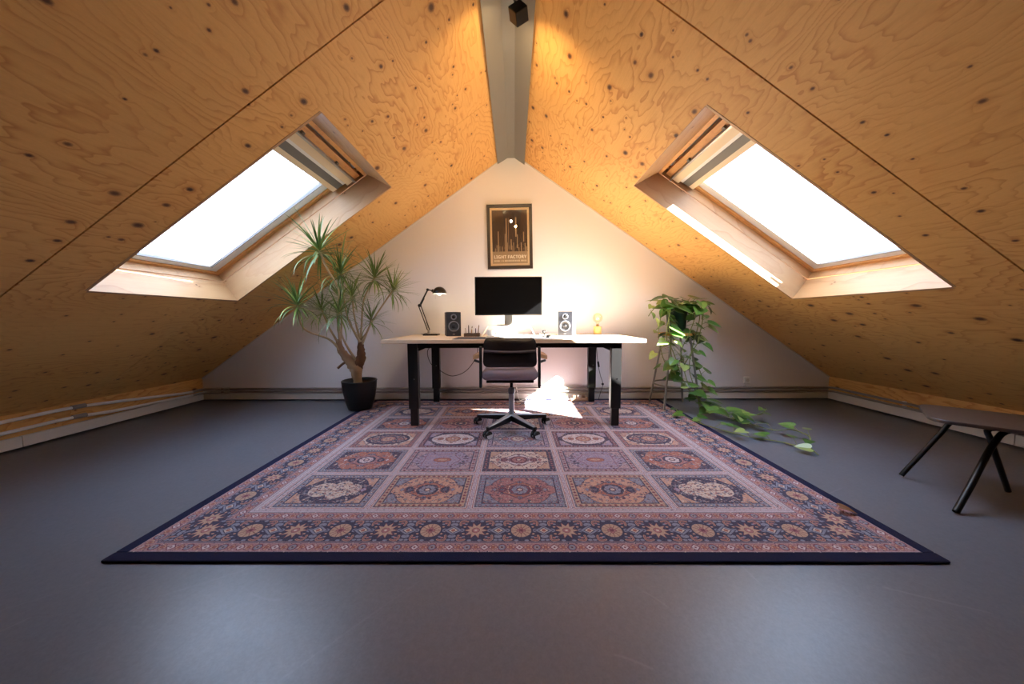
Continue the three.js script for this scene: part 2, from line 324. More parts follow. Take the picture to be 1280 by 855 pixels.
// ---------------------------------------------------------------- rug
console.log('rug');
{
  const C = { navy: '#2a2c4a', rose: '#b06a66', terra: '#b65f48', peach: '#d69c78', cream: '#dccab2', slate: '#7c8aa2', lilac: '#9b8cab', maroon: '#742f40', pink: '#b3949a', sand: '#c79f7c', white: '#d8cfd0', brown: '#7d4a42' };
  const RX0 = -1.655, RX1 = 1.715, RZ0 = 0.075, RZ1 = 2.66;         // patterned part; the binding lies outside it
  const W = 2048, PM = W / (RX1 - RX0), Hh = Math.round((RZ1 - RZ0) * PM);
  const rugTex = canvasTex(W, Hh, (c, w, h) => {
    const r = rng(99), mm = PM / 1000;
    const disc = (x, y, a, b, f, st, lw = 2) => { c.beginPath(); c.ellipse(x, y, a, b, 0, 0, 2 * PI); if (f) { c.fillStyle = f; c.fill(); } if (st) { c.strokeStyle = st; c.lineWidth = lw; c.stroke(); } };
    const dia = (x, y, a, b, f, st, lw = 2) => { c.beginPath(); c.moveTo(x - a, y); c.lineTo(x, y - b); c.lineTo(x + a, y); c.lineTo(x, y + b); c.closePath(); if (f) { c.fillStyle = f; c.fill(); } if (st) { c.strokeStyle = st; c.lineWidth = lw; c.stroke(); } };
    const flower = (x, y, a, np, f, core, st = C.navy) => { for (let k = 0; k < np; k++) { const t = k / np * 2 * PI; disc(x + Math.cos(t) * a * 0.62, y + Math.sin(t) * a * 0.62, a * 0.42, a * 0.42, f, st, 1.2); } disc(x, y, a * 0.42, a * 0.42, core, st, 1.2); };
    const star = (x, y, a, np, f, core) => { c.beginPath(); for (let k = 0; k < np * 2; k++) { const t = k / np * PI, q = k % 2 ? a * 0.55 : a; c.lineTo(x + Math.cos(t) * q, y + Math.sin(t) * q); } c.closePath(); c.fillStyle = f; c.fill(); c.strokeStyle = C.maroon; c.lineWidth = 1.5; c.stroke(); disc(x, y, a * 0.3, a * 0.3, core, C.maroon, 1.2); disc(x, y, a * 0.12, a * 0.12, C.cream); };
    const guard = (x0, x1, y0, y1, seed) => {                       // narrow stripe of rosettes and diamonds
      c.fillStyle = C.pink; c.fillRect(x0, y0, x1 - x0, y1 - y0); c.fillStyle = C.rose; c.globalAlpha = 0.55; c.fillRect(x0, y0 + 4, x1 - x0, y1 - y0 - 8); c.globalAlpha = 1;
      c.strokeStyle = C.navy; c.lineWidth = 2; c.strokeRect(x0, y0 + 1, x1 - x0, y1 - y0 - 2);
      const ym = (y0 + y1) / 2, hh = (y1 - y0) / 2, per = 76 * mm; let k = seed;
      for (let x = x0 + per * 0.3; x < x1; x += per * 0.5, k++) {
        const q = k % 4;
        if (q === 0) { dia(x, ym, hh * 0.62, hh * 0.62, C.white, C.maroon, 2); disc(x, ym, 3, 3, C.maroon); }
        else if (q === 2) { disc(x, ym, hh * 0.55, hh * 0.6, C.slate, C.maroon, 2.5); disc(x, ym, hh * 0.2, hh * 0.2, C.navy, C.peach, 1.5); }
        else flower(x, ym, hh * 0.55, 4, C.peach, C.terra, C.maroon);
        for (let m = 0; m < 5; m++) disc(x + per * 0.25 + (r() - 0.5) * 9, y0 + r() * (y1 - y0), 1.6, 1.6, r() < 0.5 ? C.navy : C.cream);
      }
    };
    const mainBorder = (x0, x1, y0, y1) => {
      c.fillStyle = C.navy; c.fillRect(x0, y0, x1 - x0, y1 - y0);
      const ym = (y0 + y1) / 2, hh = (y1 - y0) / 2, half = 212 * mm, mid = (x0 + x1) / 2, cnt = Math.ceil((x1 - x0) / half / 2) + 1;
      for (let k = -cnt; k <= cnt; k++) {
        const x = mid + k * half; if (x < x0 - half || x > x1 + half) continue;
        // scrolls
        c.lineCap = 'round';
        for (const sx of [-1, 1]) for (const sy of [-1, 1]) {
          c.strokeStyle = C.peach; c.lineWidth = 6.5; c.beginPath(); c.moveTo(x + sx * hh * 0.55, ym + sy * hh * 0.78); c.quadraticCurveTo(x + sx * half * 0.42, ym + sy * hh * 1.0, x + sx * half * 0.36, ym + sy * hh * 0.45); c.stroke();
          c.strokeStyle = C.maroon; c.lineWidth = 2.2; c.stroke();
          disc(x + sx * half * 0.3, ym + sy * hh * 0.62, 5, 4, C.rose, null); disc(x + sx * hh * 0.28, ym + sy * hh * 0.84, 7, 4.5, C.slate, C.navy, 1.5); disc(x + sx * hh * 0.62, ym + sy * hh * 0.55, 4.5, 3, C.slate, null);
          disc(x + sx * half * 0.45, ym + sy * hh * 0.8, 7, 5, C.slate, C.navy, 1.5); disc(x + sx * half * 0.26, ym + sy * hh * 0.3, 4, 3, C.peach, null);
        }
        if (k % 2 === 0) { disc(x, ym, hh * 0.62, hh * 0.62, C.sand, C.navy, 5); for (let m = 0; m < 12; m++) { const t = m / 12 * 2 * PI; c.strokeStyle = C.brown; c.lineWidth = 1.8; c.beginPath(); c.moveTo(x + Math.cos(t) * hh * 0.25, ym + Math.sin(t) * hh * 0.25); c.lineTo(x + Math.cos(t) * hh * 0.55, ym + Math.sin(t) * hh * 0.55); c.stroke(); } flower(x, ym, hh * 0.24, 4, C.rose, C.maroon, C.maroon); }
        else star(x, ym, hh * 0.7, 10, C.sand, C.rose);
        const xm = x + half / 2;                                    // slate diamond between the rosettes
        for (const t of [0, 1, 2, 3]) disc(xm + [-1, 1, 0, 0][t] * hh * 0.46, ym + [0, 0, -1, 1][t] * hh * 0.5, t < 2 ? hh * 0.2 : hh * 0.24, hh * 0.17, C.slate, C.navy, 1.5);
        dia(xm, ym, hh * 0.55, hh * 0.42, C.slate, C.navy, 2.5); dia(xm, ym, hh * 0.3, hh * 0.24, C.cream, C.navy, 2); disc(xm, ym, hh * 0.1, hh * 0.1, C.terra, C.maroon, 1.2);
      }
      c.strokeStyle = C.pink; c.lineWidth = 2.5; c.strokeRect(x0, y0 + 2, x1 - x0, y1 - y0 - 4);
    };
    const band = (len, drawAt) => { drawAt(len); };
    const bw = 310 * mm;                                            // width of the whole border
    const sideOf = (px, py, ang, len) => {                          // draws one border with its outer edge on local y = 0
      c.save(); c.translate(px, py); c.rotate(ang); c.beginPath(); c.moveTo(0, 0); c.lineTo(len, 0); c.lineTo(len - bw, bw); c.lineTo(bw, bw); c.closePath(); c.clip();
      guard(0, len, 0, 62 * mm, 0); mainBorder(0, len, 62 * mm, 228 * mm); guard(0, len, 228 * mm, 288 * mm, 1);
      c.fillStyle = C.white; c.fillRect(0, 288 * mm, len, 22 * mm); c.fillStyle = C.lilac; c.fillRect(0, 294 * mm, len, 4 * mm); c.fillStyle = C.navy; c.fillRect(0, 302 * mm, len, 2 * mm);
      c.restore();
    };
    c.fillStyle = C.navy; c.fillRect(0, 0, w, h);
    sideOf(0, 0, 0, w); sideOf(w, h, PI, w); sideOf(w, 0, PI / 2, h); sideOf(0, h, -PI / 2, h);
    // five by five garden panels
    const gx0 = 345 * mm, gx1 = w - 345 * mm, gz0 = bw * 0.85, gz1 = h - bw, cw = (gx1 - gx0) / 5, ch = (gz1 - gz0) / 5;
    c.fillStyle = C.white; c.fillRect(bw, bw * 0.8, w - 2 * bw, h - 1.8 * bw);
    for (let k = 0; k < 3; k++) { c.strokeStyle = [C.lilac, C.rose, C.navy][k]; c.lineWidth = 3; c.strokeRect(bw + 5 + k * 6, bw * 0.8 + 4 + k * 5, w - 2 * bw - 10 - k * 12, h - 1.8 * bw - 8 - k * 10); }
    const kinds = [
      ['flecked', 'rust', 'prayer', 'rust', 'flecked'], ['salmon', 'maroon', 'cream', 'maroon', 'salmon'], ['oval', 'dots', 'blue', 'dots', 'oval'],
      ['salmon', 'prayer', 'cream', 'prayer', 'salmon'], ['flecked', 'rust', 'red', 'rust', 'flecked'],
    ];
    const styles = {
      flecked: { b: C.slate, bd: C.navy, g: C.navy, m: [C.cream, C.sand, C.rose], cor: C.peach, fl: [C.cream, C.peach, C.slate], tree: 1 },
      rust: { b: C.sand, bd: C.maroon, g: C.peach, m: [C.terra, C.navy, C.slate], cor: C.slate, fl: [C.maroon, C.terra, C.navy, C.cream] },
      prayer: { b: C.pink, bd: C.maroon, g: C.lilac, m: [C.lilac, C.terra, C.peach], cor: C.pink, fl: [C.slate, C.maroon, C.white], hex: 1 },
      salmon: { b: C.slate, bd: C.navy, g: C.terra, m: [C.rose, C.navy, C.white], cor: C.navy, fl: [C.peach, C.cream, C.maroon, C.slate] },
      maroon: { b: C.pink, bd: C.navy, g: C.rose, m: [C.maroon, C.peach, C.navy], cor: C.lilac, fl: [C.maroon, C.navy, C.pink] },
      cream: { b: C.navy, bd: C.rose, g: C.cream, m: [C.white, C.maroon, C.rose], cor: C.sand, fl: [C.maroon, C.navy, C.rose] },
      oval: { b: C.rose, bd: C.navy, g: C.cream, m: [C.navy, C.rose, C.peach], cor: C.peach, fl: [C.slate, C.terra, C.cream], ell: 1 },
      dots: { b: C.maroon, bd: C.navy, g: C.navy, m: [C.white, C.terra, C.peach], cor: C.lilac, fl: [C.white, C.cream, C.rose], ell: 1 },
      blue: { b: C.lilac, bd: C.navy, g: C.slate, m: [C.lilac, C.rose, C.cream], cor: C.pink, fl: [C.white, C.lilac, C.maroon] },
      red: { b: C.slate, bd: C.lilac, g: C.rose, m: [C.terra, C.maroon, C.slate], cor: C.slate, fl: [C.maroon, C.navy, C.peach, C.cream] },
    };
    for (let row = 0; row < 5; row++) for (let col = 0; col < 5; col++) {
      const S = styles[kinds[row][col]], x = gx0 + col * cw, y = gz0 + row * ch, R = rng(500 + row * 7 + Math.min(col, 4 - col) * 31);
      c.save(); c.translate(x + cw / 2, y + ch / 2); if (col > 2) c.scale(-1, 1);
      const a = cw / 2, b = ch / 2;
      // grid lines
      c.fillStyle = C.white; c.fillRect(-a, -b, 2 * a, 2 * b);
      [[C.lilac, 3, 3], [C.rose, 9, 3], [C.navy, 15, 2]].forEach(([k, i, l]) => { c.strokeStyle = k; c.lineWidth = l; c.strokeRect(-a + i, -b + i, 2 * a - 2 * i, 2 * b - 2 * i); });
      // panel border
      let A = a - 18, B = b - 17; c.fillStyle = S.b; c.fillRect(-A, -B, 2 * A, 2 * B); const bwid = 17; c.strokeStyle = C.navy; c.lineWidth = 2; c.strokeRect(-A, -B, 2 * A, 2 * B);
      const rowOf = (len, fn) => { const nn = Math.round(len / 19); for (let k = 0; k < nn; k++) fn(-len / 2 + (k + 0.5) * len / nn, k); };
      for (const sg of [-1, 1]) { rowOf(2 * A - 10, (t, k) => { k % 2 ? dia(t, sg * (B - bwid / 2), 6, 5, S.fl[0], S.bd, 1.5) : disc(t, sg * (B - bwid / 2), 5, 5, S.bd, S.fl[1], 1.8); }); rowOf(2 * B - 40, (t, k) => { k % 2 ? dia(sg * (A - bwid / 2), t, 5, 6, S.fl[0], S.bd, 1.5) : disc(sg * (A - bwid / 2), t, 5, 5, S.bd, S.fl[1], 1.8); }); }
      A -= bwid; B -= bwid; c.fillStyle = C.navy; c.fillRect(-A, -B, 2 * A, 2 * B); A -= 4; B -= 4; c.fillStyle = S.g; c.fillRect(-A, -B, 2 * A, 2 * B);
      c.save(); c.beginPath(); c.rect(-A, -B, 2 * A, 2 * B); c.clip();
      // corners and florets, mirrored about both axes
      const motifs = []; for (let k = 0; k < 62; k++) motifs.push([R() * A, R() * B, 2.6 + 3.6 * R(), Math.floor(R() * 4), S.fl[Math.floor(R() * S.fl.length)], S.fl[Math.floor(R() * S.fl.length)], R() * 2 * PI]);
      for (const sx of [-1, 1]) for (const sy of [-1, 1]) {
        c.save(); c.scale(sx, sy);
        c.fillStyle = S.cor; c.beginPath(); c.moveTo(A, B); c.lineTo(A - A * 0.5, B); c.quadraticCurveTo(A - A * 0.28, B - B * 0.2, A - A * 0.16, B - B * 0.62); c.lineTo(A, B - B * 0.78); c.closePath(); c.fill(); c.strokeStyle = C.navy; c.lineWidth = 1.8; c.stroke();
        for (const [mx, my, q, kind, f, g, t] of motifs) {
          if (kind === 0) flower(mx, my, q, 5, f, g, C.navy); else if (kind === 1) disc(mx, my, q * 0.6, q * 0.45, f, g, 1.4);
          else if (kind === 2) { c.strokeStyle = f; c.lineWidth = 1.8; c.beginPath(); c.arc(mx, my, q * 1.1, t, t + 3.6); c.stroke(); } else dia(mx, my, q * 0.8, q * 0.6, f, g, 1.2);
        }
        c.restore();
      }
      // centre
      if (S.tree) {
        for (const [px, py, q] of [[-0.36, 0, 0.5], [0.12, -0.3, 0.36], [0.12, 0.3, 0.36], [0.42, 0, 0.42]]) disc(px * A, py * B, A * q * 0.72, B * q * 1.12, S.m[0], null);
        for (let k = 0; k < 210; k++) { const t = R() * 2 * PI, q = Math.sqrt(R()); disc(Math.cos(t) * q * A * 0.7, Math.sin(t) * q * B * 0.62, 2 + 2.2 * R(), 2 + 1.2 * R(), [C.navy, C.rose, C.sand, C.slate, C.navy, C.maroon][k % 6]); }
        c.strokeStyle = C.brown; c.lineWidth = 3; c.beginPath(); c.moveTo(-A * 0.8, 0); c.quadraticCurveTo(0, B * 0.2, A * 0.6, 0); c.stroke(); dia(A * 0.8, 0, 12, 16, C.lilac, C.maroon, 2);
      }
      else if (S.hex) { c.beginPath(); c.moveTo(-A * 0.62, -B * 0.72); c.lineTo(A * 0.3, -B * 0.72); c.lineTo(A * 0.62, 0); c.lineTo(A * 0.3, B * 0.72); c.lineTo(-A * 0.62, B * 0.72); c.closePath(); c.fillStyle = S.m[0]; c.fill(); c.strokeStyle = C.maroon; c.lineWidth = 2; c.stroke(); for (let k = 0; k < 40; k++) disc((R() - 0.58) * A * 1.1, (R() - 0.5) * B * 1.3, 1.8, 1.5, [C.slate, C.white, C.maroon][k % 3]); disc(0, 0, A * 0.3, B * 0.24, S.m[1], C.maroon, 2.5); disc(0, 0, A * 0.18, B * 0.12, S.m[2], C.maroon, 1.5); for (let k = 0; k < 9; k++) flower(A * (0.62 + 0.26 * R()), (R() - 0.5) * B, 6, 5, [C.slate, C.maroon][k % 2], C.navy); }
      else {
        const big = S.ell ? [0.86, 0.84] : [0.74, 0.7];
        (S.ell ? disc : dia)(0, 0, A * big[0], B * big[1], S.m[0], C.navy, 3);
        for (let k = 0; k < (S.ell ? 120 : 60); k++) { const t = R() * 2 * PI, q = 0.2 + 0.62 * Math.sqrt(R()), e = S.ell ? 1 : 0.72; for (const sx of [-1, 1]) for (const sy of [-1, 1]) disc(sx * Math.abs(Math.cos(t)) * q * A * big[0] * e, sy * Math.abs(Math.sin(t)) * q * B * big[1] * e, 2.4, 2, S.fl[k % S.fl.length]); }
        for (const sx of [-1, 1]) { disc(sx * A * 0.5, 0, A * 0.12, B * 0.2, S.m[1], C.navy, 2); flower(sx * A * 0.5, 0, 7, 5, S.m[2], C.maroon); dia(sx * A * 0.72, 0, 9, 12, S.m[2], C.maroon, 1.5); }
        for (const sy of [-1, 1]) flower(0, sy * B * 0.6, 8, 6, S.m[2], S.m[1]);
        disc(0, 0, A * 0.3, B * 0.42, S.m[1], C.navy, 2.5); flower(0, 0, B * 0.34, 8, S.m[2], S.m[1], C.navy); disc(0, 0, B * 0.1, B * 0.1, C.cream, C.maroon, 1.5);
      }
      c.restore(); c.restore();
    }
    // small scattered knots of colour through all the panels
    { const pal = [C.navy, C.rose, C.cream, C.slate, C.maroon, C.peach, C.pink, C.terra]; for (let k = 0; k < 52000; k++) { c.globalAlpha = 0.5; c.fillStyle = pal[Math.floor(r() * 8)]; const a = 1.8 + 3.2 * r(); c.fillRect(bw + r() * (w - 2 * bw), bw * 0.85 + r() * (h - 1.85 * bw), a, a * 0.8); } for (let k = 0; k < 9000; k++) { c.fillStyle = pal[Math.floor(r() * 8)]; c.globalAlpha = 0.4; c.fillRect(r() * w, r() * h, 2 + 2 * r(), 2 + 2 * r()); } c.globalAlpha = 1; }
    // woven grain
    const im = c.getImageData(0, 0, w, h), d = im.data;
    for (let i = 0; i < d.length; i += 4) { const n = (r() - 0.5) * 46 + (((i >> 2) % w) % 3 === 0 ? -7 : 3); const g = (d[i] + d[i + 1] + d[i + 2]) / 3 * 0.2; d[i] = (d[i] * 0.8 + g) * 0.8 + 31 + n; d[i + 1] = (d[i + 1] * 0.8 + g) * 0.8 + 27 + n; d[i + 2] = (d[i + 2] * 0.8 + g) * 0.8 + 30 + n; }
    c.putImageData(im, 0, 0);
  });
  const pile = speckTex(512, 0.25, 330, 700, 90, 60);
  M.rug = std('#ffffff', 0.95, 0, { map: rugTex });
  M.binding = std('#0e1440', 1, 0, { bumpMap: pile, bumpScale: 0.003 });
  const rug = thing('rug', 'patterned red and navy oriental rug under the desk and chair', 'rug', [(RX0 + RX1) / 2, 0, (RZ0 + RZ1) / 2]);
  const w = RX1 - RX0, h = RZ1 - RZ0;
  const field = new THREE.BoxGeometry(w, 0.011, h, 40, 1, 40).translate(0, 0.0055, 0), fuv = field.attributes.uv, fp = field.attributes.position;
  for (let i = 0; i < fp.count; i++) fuv.setXY(i, fp.getX(i) / w + 0.5, 0.5 - fp.getZ(i) / h);
  mesh('woven_field', field, M.rug, rug);
  const e = 0.052, bx = (a, b, x, z) => rbox(a, 0.0125, b, x, 0.00625, z, 0.005, 2);
  mesh('binding', bx(w + 2 * e, e, 0, h / 2 + e / 2), M.binding, rug); mesh('binding', bx(w + 2 * e, e * 0.8, 0, -h / 2 - e * 0.4), M.binding, rug);
  mesh('binding', bx(e, h, -w / 2 - e / 2, 0), M.binding, rug); mesh('binding', bx(e, h, w / 2 + e / 2, 0), M.binding, rug);
}
const RT = 0.0125;                                                  // top of the rug

// ---------------------------------------------------------------- desk
{
  const o = thing('desk', 'long wooden desk on four black steel telescopic legs', 'desk', [0, 0, 0]);
  const top = rbox(2.365, 0.034, 1.02, -0.008, 0.796, 0.565, 0.004), uv = top.attributes.uv, p = top.attributes.position;
  for (let i = 0; i < p.count; i++) uv.setXY(i, p.getZ(i) + p.getY(i), p.getX(i) + 1.2);
  mesh('tabletop', top, M.birch, o);
  const LEG = [[-0.922, 1.0], [0.926, 1.0], [-0.925, 0.13], [0.915, 0.13]];
  for (const [x, z] of LEG) {
    const l = mesh('leg', rbox(0.092, 0.6, 0.06, x, 0.475, z, 0.004), M.blackMetal, o);
    mesh('lower_leg', rbox(0.07, 0.185, 0.044, x, RT + 0.0935, z, 0.003), M.blackMetal, l);
    mesh('bolt', cyl(0.006, 0.006, 0.004, 0, 0, 0, 10).rotateX(PI / 2).translate(x + 0.01, 0.45, z + 0.031), M.chrome, l);
  }
  mesh('crossbar', rbox(1.94, 0.045, 0.05, 0.0, 0.7565, 1.0, 0.004), M.blackMetal, o);
  mesh('crossbar', rbox(1.94, 0.045, 0.05, 0.0, 0.7565, 0.13, 0.004), M.blackMetal, o);
  for (const x of [-0.922, 0.921]) mesh('side_rail', rbox(0.05, 0.045, 0.82, x, 0.7565, 0.565, 0.004), M.blackMetal, o);
  for (const [x, s] of [[-0.86, 1], [0.86, -1]]) mesh('gusset', new THREE.ExtrudeGeometry(poly([[0, 0], [s * 0.07, 0], [0, -0.03]]), { depth: 0.012, bevelEnabled: false }).translate(x - s * 0.016, 0.734, 0.99), M.blackMetal, o);
}
const DT = 0.813;                                                   // top of the desk

// ---------------------------------------------------------------- office chair, seen from behind
{
  M.seatFabric = std('#a79ca8', 0.9, 0, { bumpMap: fabricBump, bumpScale: 0.0015 });
  M.shell = std('#1c181b', 0.4); M.bandGrey = std('#55535a', 0.5); M.upright = std('#2c2e31', 0.45, 0.3);
  M.armWood = std('#b98b5c', 0.45); M.baseTop = std('#8c9096', 0.35, 0.5); M.column = std('#a5a6ac', 0.32, 0.5);
  const o = thing('office_chair', 'black office chair with wooden armrests on a five-star base', 'chair', [-0.025, RT, 1.07]);
  // curved pad: w x h x d with a bend about the vertical axis
  const pad = (w, h, d, bend, r, x, y, z, tilt = 0) => { const g = new RoundedBoxGeometry(w, h, d, 6, r), p = g.attributes.position; const seg = plain(g); const q = seg.attributes.position; for (let i = 0; i < q.count; i++) q.setZ(i, q.getZ(i) - bend * (q.getX(i) / (w / 2)) ** 2); seg.computeVertexNormals(); return seg.rotateX(tilt).translate(x, y, z); };
  // backrest with rounded corners, bowed
  const backGeo = (w, h, d, r, bow) => {
    const a = w / 2, b = h / 2, s = new THREE.Shape(); s.moveTo(-a + r, -b); s.lineTo(a - r, -b); s.quadraticCurveTo(a, -b, a, -b + r); s.lineTo(a - 0.006, b - r); s.quadraticCurveTo(a - 0.01, b, a - r, b); s.lineTo(-a + r, b); s.quadraticCurveTo(-a + 0.01, b, -a + 0.006, b - r); s.lineTo(-a, -b + r); s.quadraticCurveTo(-a, -b, -a + r, -b);
    const pts = s.getPoints(8), N = 14, pos = [], idx = []; // fan of rings, two faces joined by a rim
    const surf = (x, y) => -bow * (x / a) ** 2 - 0.012 * (y / b) ** 2;
    const n = pts.length - 1, rings = 5;
    for (const f of [1, -1]) { for (let k = 0; k <= rings; k++) { const q = k / rings; for (let i = 0; i < n; i++) { const x = pts[i].x * q, y = pts[i].y * q, round = Math.sqrt(Math.max(0, 1 - Math.max(0, (q - 0.7) / 0.3) ** 2)); pos.push(x, y, surf(x, y) + f * d / 2 * (k === rings ? 0 : 0.35 + 0.65 * round)); } } }
    const off = (rings + 1) * n;
    for (let f = 0; f < 2; f++) for (let k = 0; k < rings; k++) for (let i = 0; i < n; i++) { const j = (i + 1) % n, A = f * off + k * n + i, B = f * off + k * n + j, C2 = A + n, D2 = B + n; f ? idx.push(A, D2, C2, A, B, D2) : idx.push(A, C2, D2, A, D2, B); }
    const g = new THREE.BufferGeometry(); g.setAttribute('position', new THREE.Float32BufferAttribute(pos, 3)); g.setIndex(idx); g.computeVertexNormals(); return g;
  };
  const back = mesh('backrest', backGeo(0.445, 0.245, 0.05, 0.05, -0.025).rotateX(-0.06).translate(-0.01, 0.705, 0.2), M.shell, o);
  const band = []; for (let k = -10; k < 10; k++) { const f = (t) => V(-0.01 + t * 0.0215, 0.724 - 0.014 * (1 - (t / 10) ** 2), 0.2295 + 0.023 * (t / 10) ** 2); band.push(bar(f(k), f(k + 1.02), 0.011, 0.011, 8)); }
  mesh('backrest_band', band, M.bandGrey, back);
  const seat = plain(new RoundedBoxGeometry(0.47, 0.085, 0.44, 6, 0.04)), sp = seat.attributes.position;
  for (let i = 0; i < sp.count; i++) { const x = sp.getX(i) / 0.235, z = sp.getZ(i) / 0.22; sp.setY(i, sp.getY(i) + 0.014 * (1 - x * x) * (sp.getY(i) < 0 ? -1 : 0.9) + 0.008 * z); }
  seat.computeVertexNormals(); mesh('seat', seat.translate(-0.012, 0.512, 0.02), M.seatFabric, o);
  mesh('seat_pan', rbox(0.4, 0.02, 0.36, -0.01, 0.457, 0.02, 0.008), M.shell, o);
  for (const s of [-1, 1]) {
    const x = -0.01 + s * 0.243;
    mesh('upright', new RoundedBoxGeometry(0.024, 0.345, 0.034, 3, 0.01).rotateX(-0.04).translate(x, 0.585, 0.215), M.upright, o);
    const arm = mesh('armrest', new THREE.ExtrudeGeometry((() => { const q = new THREE.Shape(); q.moveTo(0, 0); q.quadraticCurveTo(s * 0.055, -0.02, s * 0.062, -0.1); q.lineTo(s * 0.055, -0.28); q.quadraticCurveTo(s * 0.04, -0.3, s * 0.018, -0.28); q.lineTo(s * 0.014, -0.1); q.quadraticCurveTo(s * 0.01, -0.04, 0, -0.03); q.closePath(); return q; })(), { depth: 0.026, bevelEnabled: true, bevelSize: 0.004, bevelThickness: 0.004, bevelSegments: 2, steps: 1 }).rotateX(PI / 2).translate(x + s * 0.012, 0.69, 0.2), M.armWood, o);
    // the arm drops a little towards its outer edge
    const ap = arm.geometry.attributes.position; for (let i = 0; i < ap.count; i++) ap.setY(i, ap.getY(i) - 0.35 * Math.abs(ap.getX(i) - x - s * 0.012)); arm.geometry.computeVertexNormals();
    mesh('arm_bracket', bar(V(x, 0.625, 0.21), V(x + s * 0.055, 0.628, 0.12), 0.011), M.upright, o);
  }
  mesh('shaft', cyl(0.014, 0.014, 0.12, 0, 0.405, 0), M.black, o);
  mesh('tilt_mechanism', rbox(0.16, 0.035, 0.22, 0, 0.447, 0, 0.01), M.black, o);
  mesh('collar', lathe([[0.0, 0.375], [0.018, 0.372], [0.029, 0.36], [0.032, 0.345], [0.031, 0.325], [0.027, 0.315], [0, 0.315]]), std('#6f7076', 0.35, 0.4), o);
  mesh('column', cyl(0.0235, 0.0255, 0.2, 0, 0.22, 0), M.column, o);
  const base = mesh('hub', lathe([[0, 0.128], [0.036, 0.128], [0.046, 0.112], [0.042, 0.08], [0, 0.078]]), M.baseTop, o);
  for (let k = 0; k < 5; k++) {
    const a = PI / 2 + PI + k * 2 * PI / 5, dx = Math.cos(a), dz = Math.sin(a), R = 0.335, P = (r, y, w) => V(dx * r - dz * w, y, dz * r + dx * w);
    const arm = mesh('base_arm', hexa([P(0.02, 0.124, -0.03), P(0.02, 0.124, 0.03), P(R, 0.092, 0.016), P(R, 0.092, -0.016)], [P(0.02, 0.07, -0.026), P(0.02, 0.07, 0.026), P(R, 0.066, 0.014), P(R, 0.066, -0.014)]), M.blackMetal, o);
    mesh('arm_cover', hexa([P(0.02, 0.129, -0.024), P(0.02, 0.129, 0.024), P(R - 0.01, 0.0965, 0.011), P(R - 0.01, 0.0965, -0.011)], [P(0.02, 0.1235, -0.028), P(0.02, 0.1235, 0.028), P(R - 0.01, 0.0925, 0.0145), P(R - 0.01, 0.0925, -0.0145)]), M.baseTop, arm);
    const c = new THREE.Group(); c.name = 'caster'; c.position.set(dx * R, 0, dz * R); c.rotation.y = -a + 0.7 + k * 1.3; o.add(c);
    mesh('stem', cyl(0.007, 0.007, 0.03, 0, 0.06, 0, 10), M.black, c);
    mesh('hood', new THREE.CylinderGeometry(0.034, 0.034, 0.052, 24, 1, false, 0, PI).rotateZ(PI / 2).rotateX(PI).translate(0.0, 0.033, 0.004), M.hood ??= std('#c4c5c9', 0.28, 0.35), c);
    for (const w of [-0.015, 0.015]) mesh('wheel', new THREE.CylinderGeometry(0.032, 0.032, 0.02, 24).rotateZ(PI / 2).translate(w, 0.032, 0), M.black, c);
  }
}

// ---------------------------------------------------------------- things on the desk
M.screen = std('#0b0b0c', 0.16); M.bezel = std('#101010', 0.35);
{
  const o = thing('monitor', 'large black flat monitor on a silver neck', 'monitor', [-0.058, 0.93, 0.52]);
  mesh('housing', rbox(0.702, 0.4, 0.03, 0, 0.304, 0, 0.006), M.bezel, o);
  mesh('screen', new THREE.BoxGeometry(0.68, 0.376, 0.003).translate(0, 0.307, 0.0155), M.screen, o);
  mesh('back_hub', rbox(0.2, 0.16, 0.03, 0, 0.28, -0.03, 0.01), M.bezel, o);
  mesh('neck', rbox(0.085, 0.24, 0.016, 0, 0.128, -0.03, 0.005), M.silver, o);
  mesh('foot', rbox(0.24, 0.008, 0.18, 0, 0.0045, 0.0, 0.003), M.silver, o);
  const t = thing('monitor_riser', 'pale bent metal riser under the monitor', 'riser', [-0.058, DT, 0.52]);
  const q = [[-0.285, 0.001], [-0.222, 0.114], [0.222, 0.114], [0.285, 0.001]], pr = [];
  for (const [x, y] of q) pr.push([x, y]); for (const [x, y] of [...q].reverse()) pr.push([x * 0.975, y - (y > 0.05 ? 0.006 : 0)]);
  mesh('bent_sheet', new THREE.ExtrudeGeometry(poly(pr), { depth: 0.22, bevelEnabled: false }).translate(0, 0, -0.11), M.white, t);
}
function speaker(x, z, turn, label) {
  const o = thing('speaker', label, 'speaker', [x, DT, z], turn, 'desk speakers');
  mesh('cabinet', rbox(0.155, 0.258, 0.19, 0, 0.1295, 0, 0.006), M.cab ??= std('#31343c', 0.4), o);
  const tw = mesh('tweeter', new THREE.TorusGeometry(0.026, 0.006, 10, 32).translate(0, 0.205, 0.096), M.ringGrey ??= std('#7d828c', 0.35, 0.4), o);
  mesh('dome', new THREE.SphereGeometry(0.017, 20, 12).scale(1, 1, 0.6).translate(0, 0.205, 0.095), M.black, tw);
  const wf = mesh('woofer', new THREE.TorusGeometry(0.05, 0.008, 10, 40).translate(0, 0.105, 0.096), M.ringGrey, o);
  mesh('cone', lathe([[0.046, 0.002], [0.03, -0.006], [0.022, -0.012], [0.02, -0.004], [0.012, 0.003], [0, 0.006]]).rotateX(PI / 2).translate(0, 0.105, 0.1005), M.coneGrey ??= std('#22242a', 0.5), wf);
  mesh('badge', new THREE.BoxGeometry(0.024, 0.006, 0.002).translate(0, 0.022, 0.0955), M.silver, o);
}
speaker(-0.67, 0.4, 0.3, 'dark bookshelf speaker standing between the desk lamp and the monitor');
speaker(0.575, 0.42, -0.38, 'bookshelf speaker standing between the monitor and the globe bulb lamp');
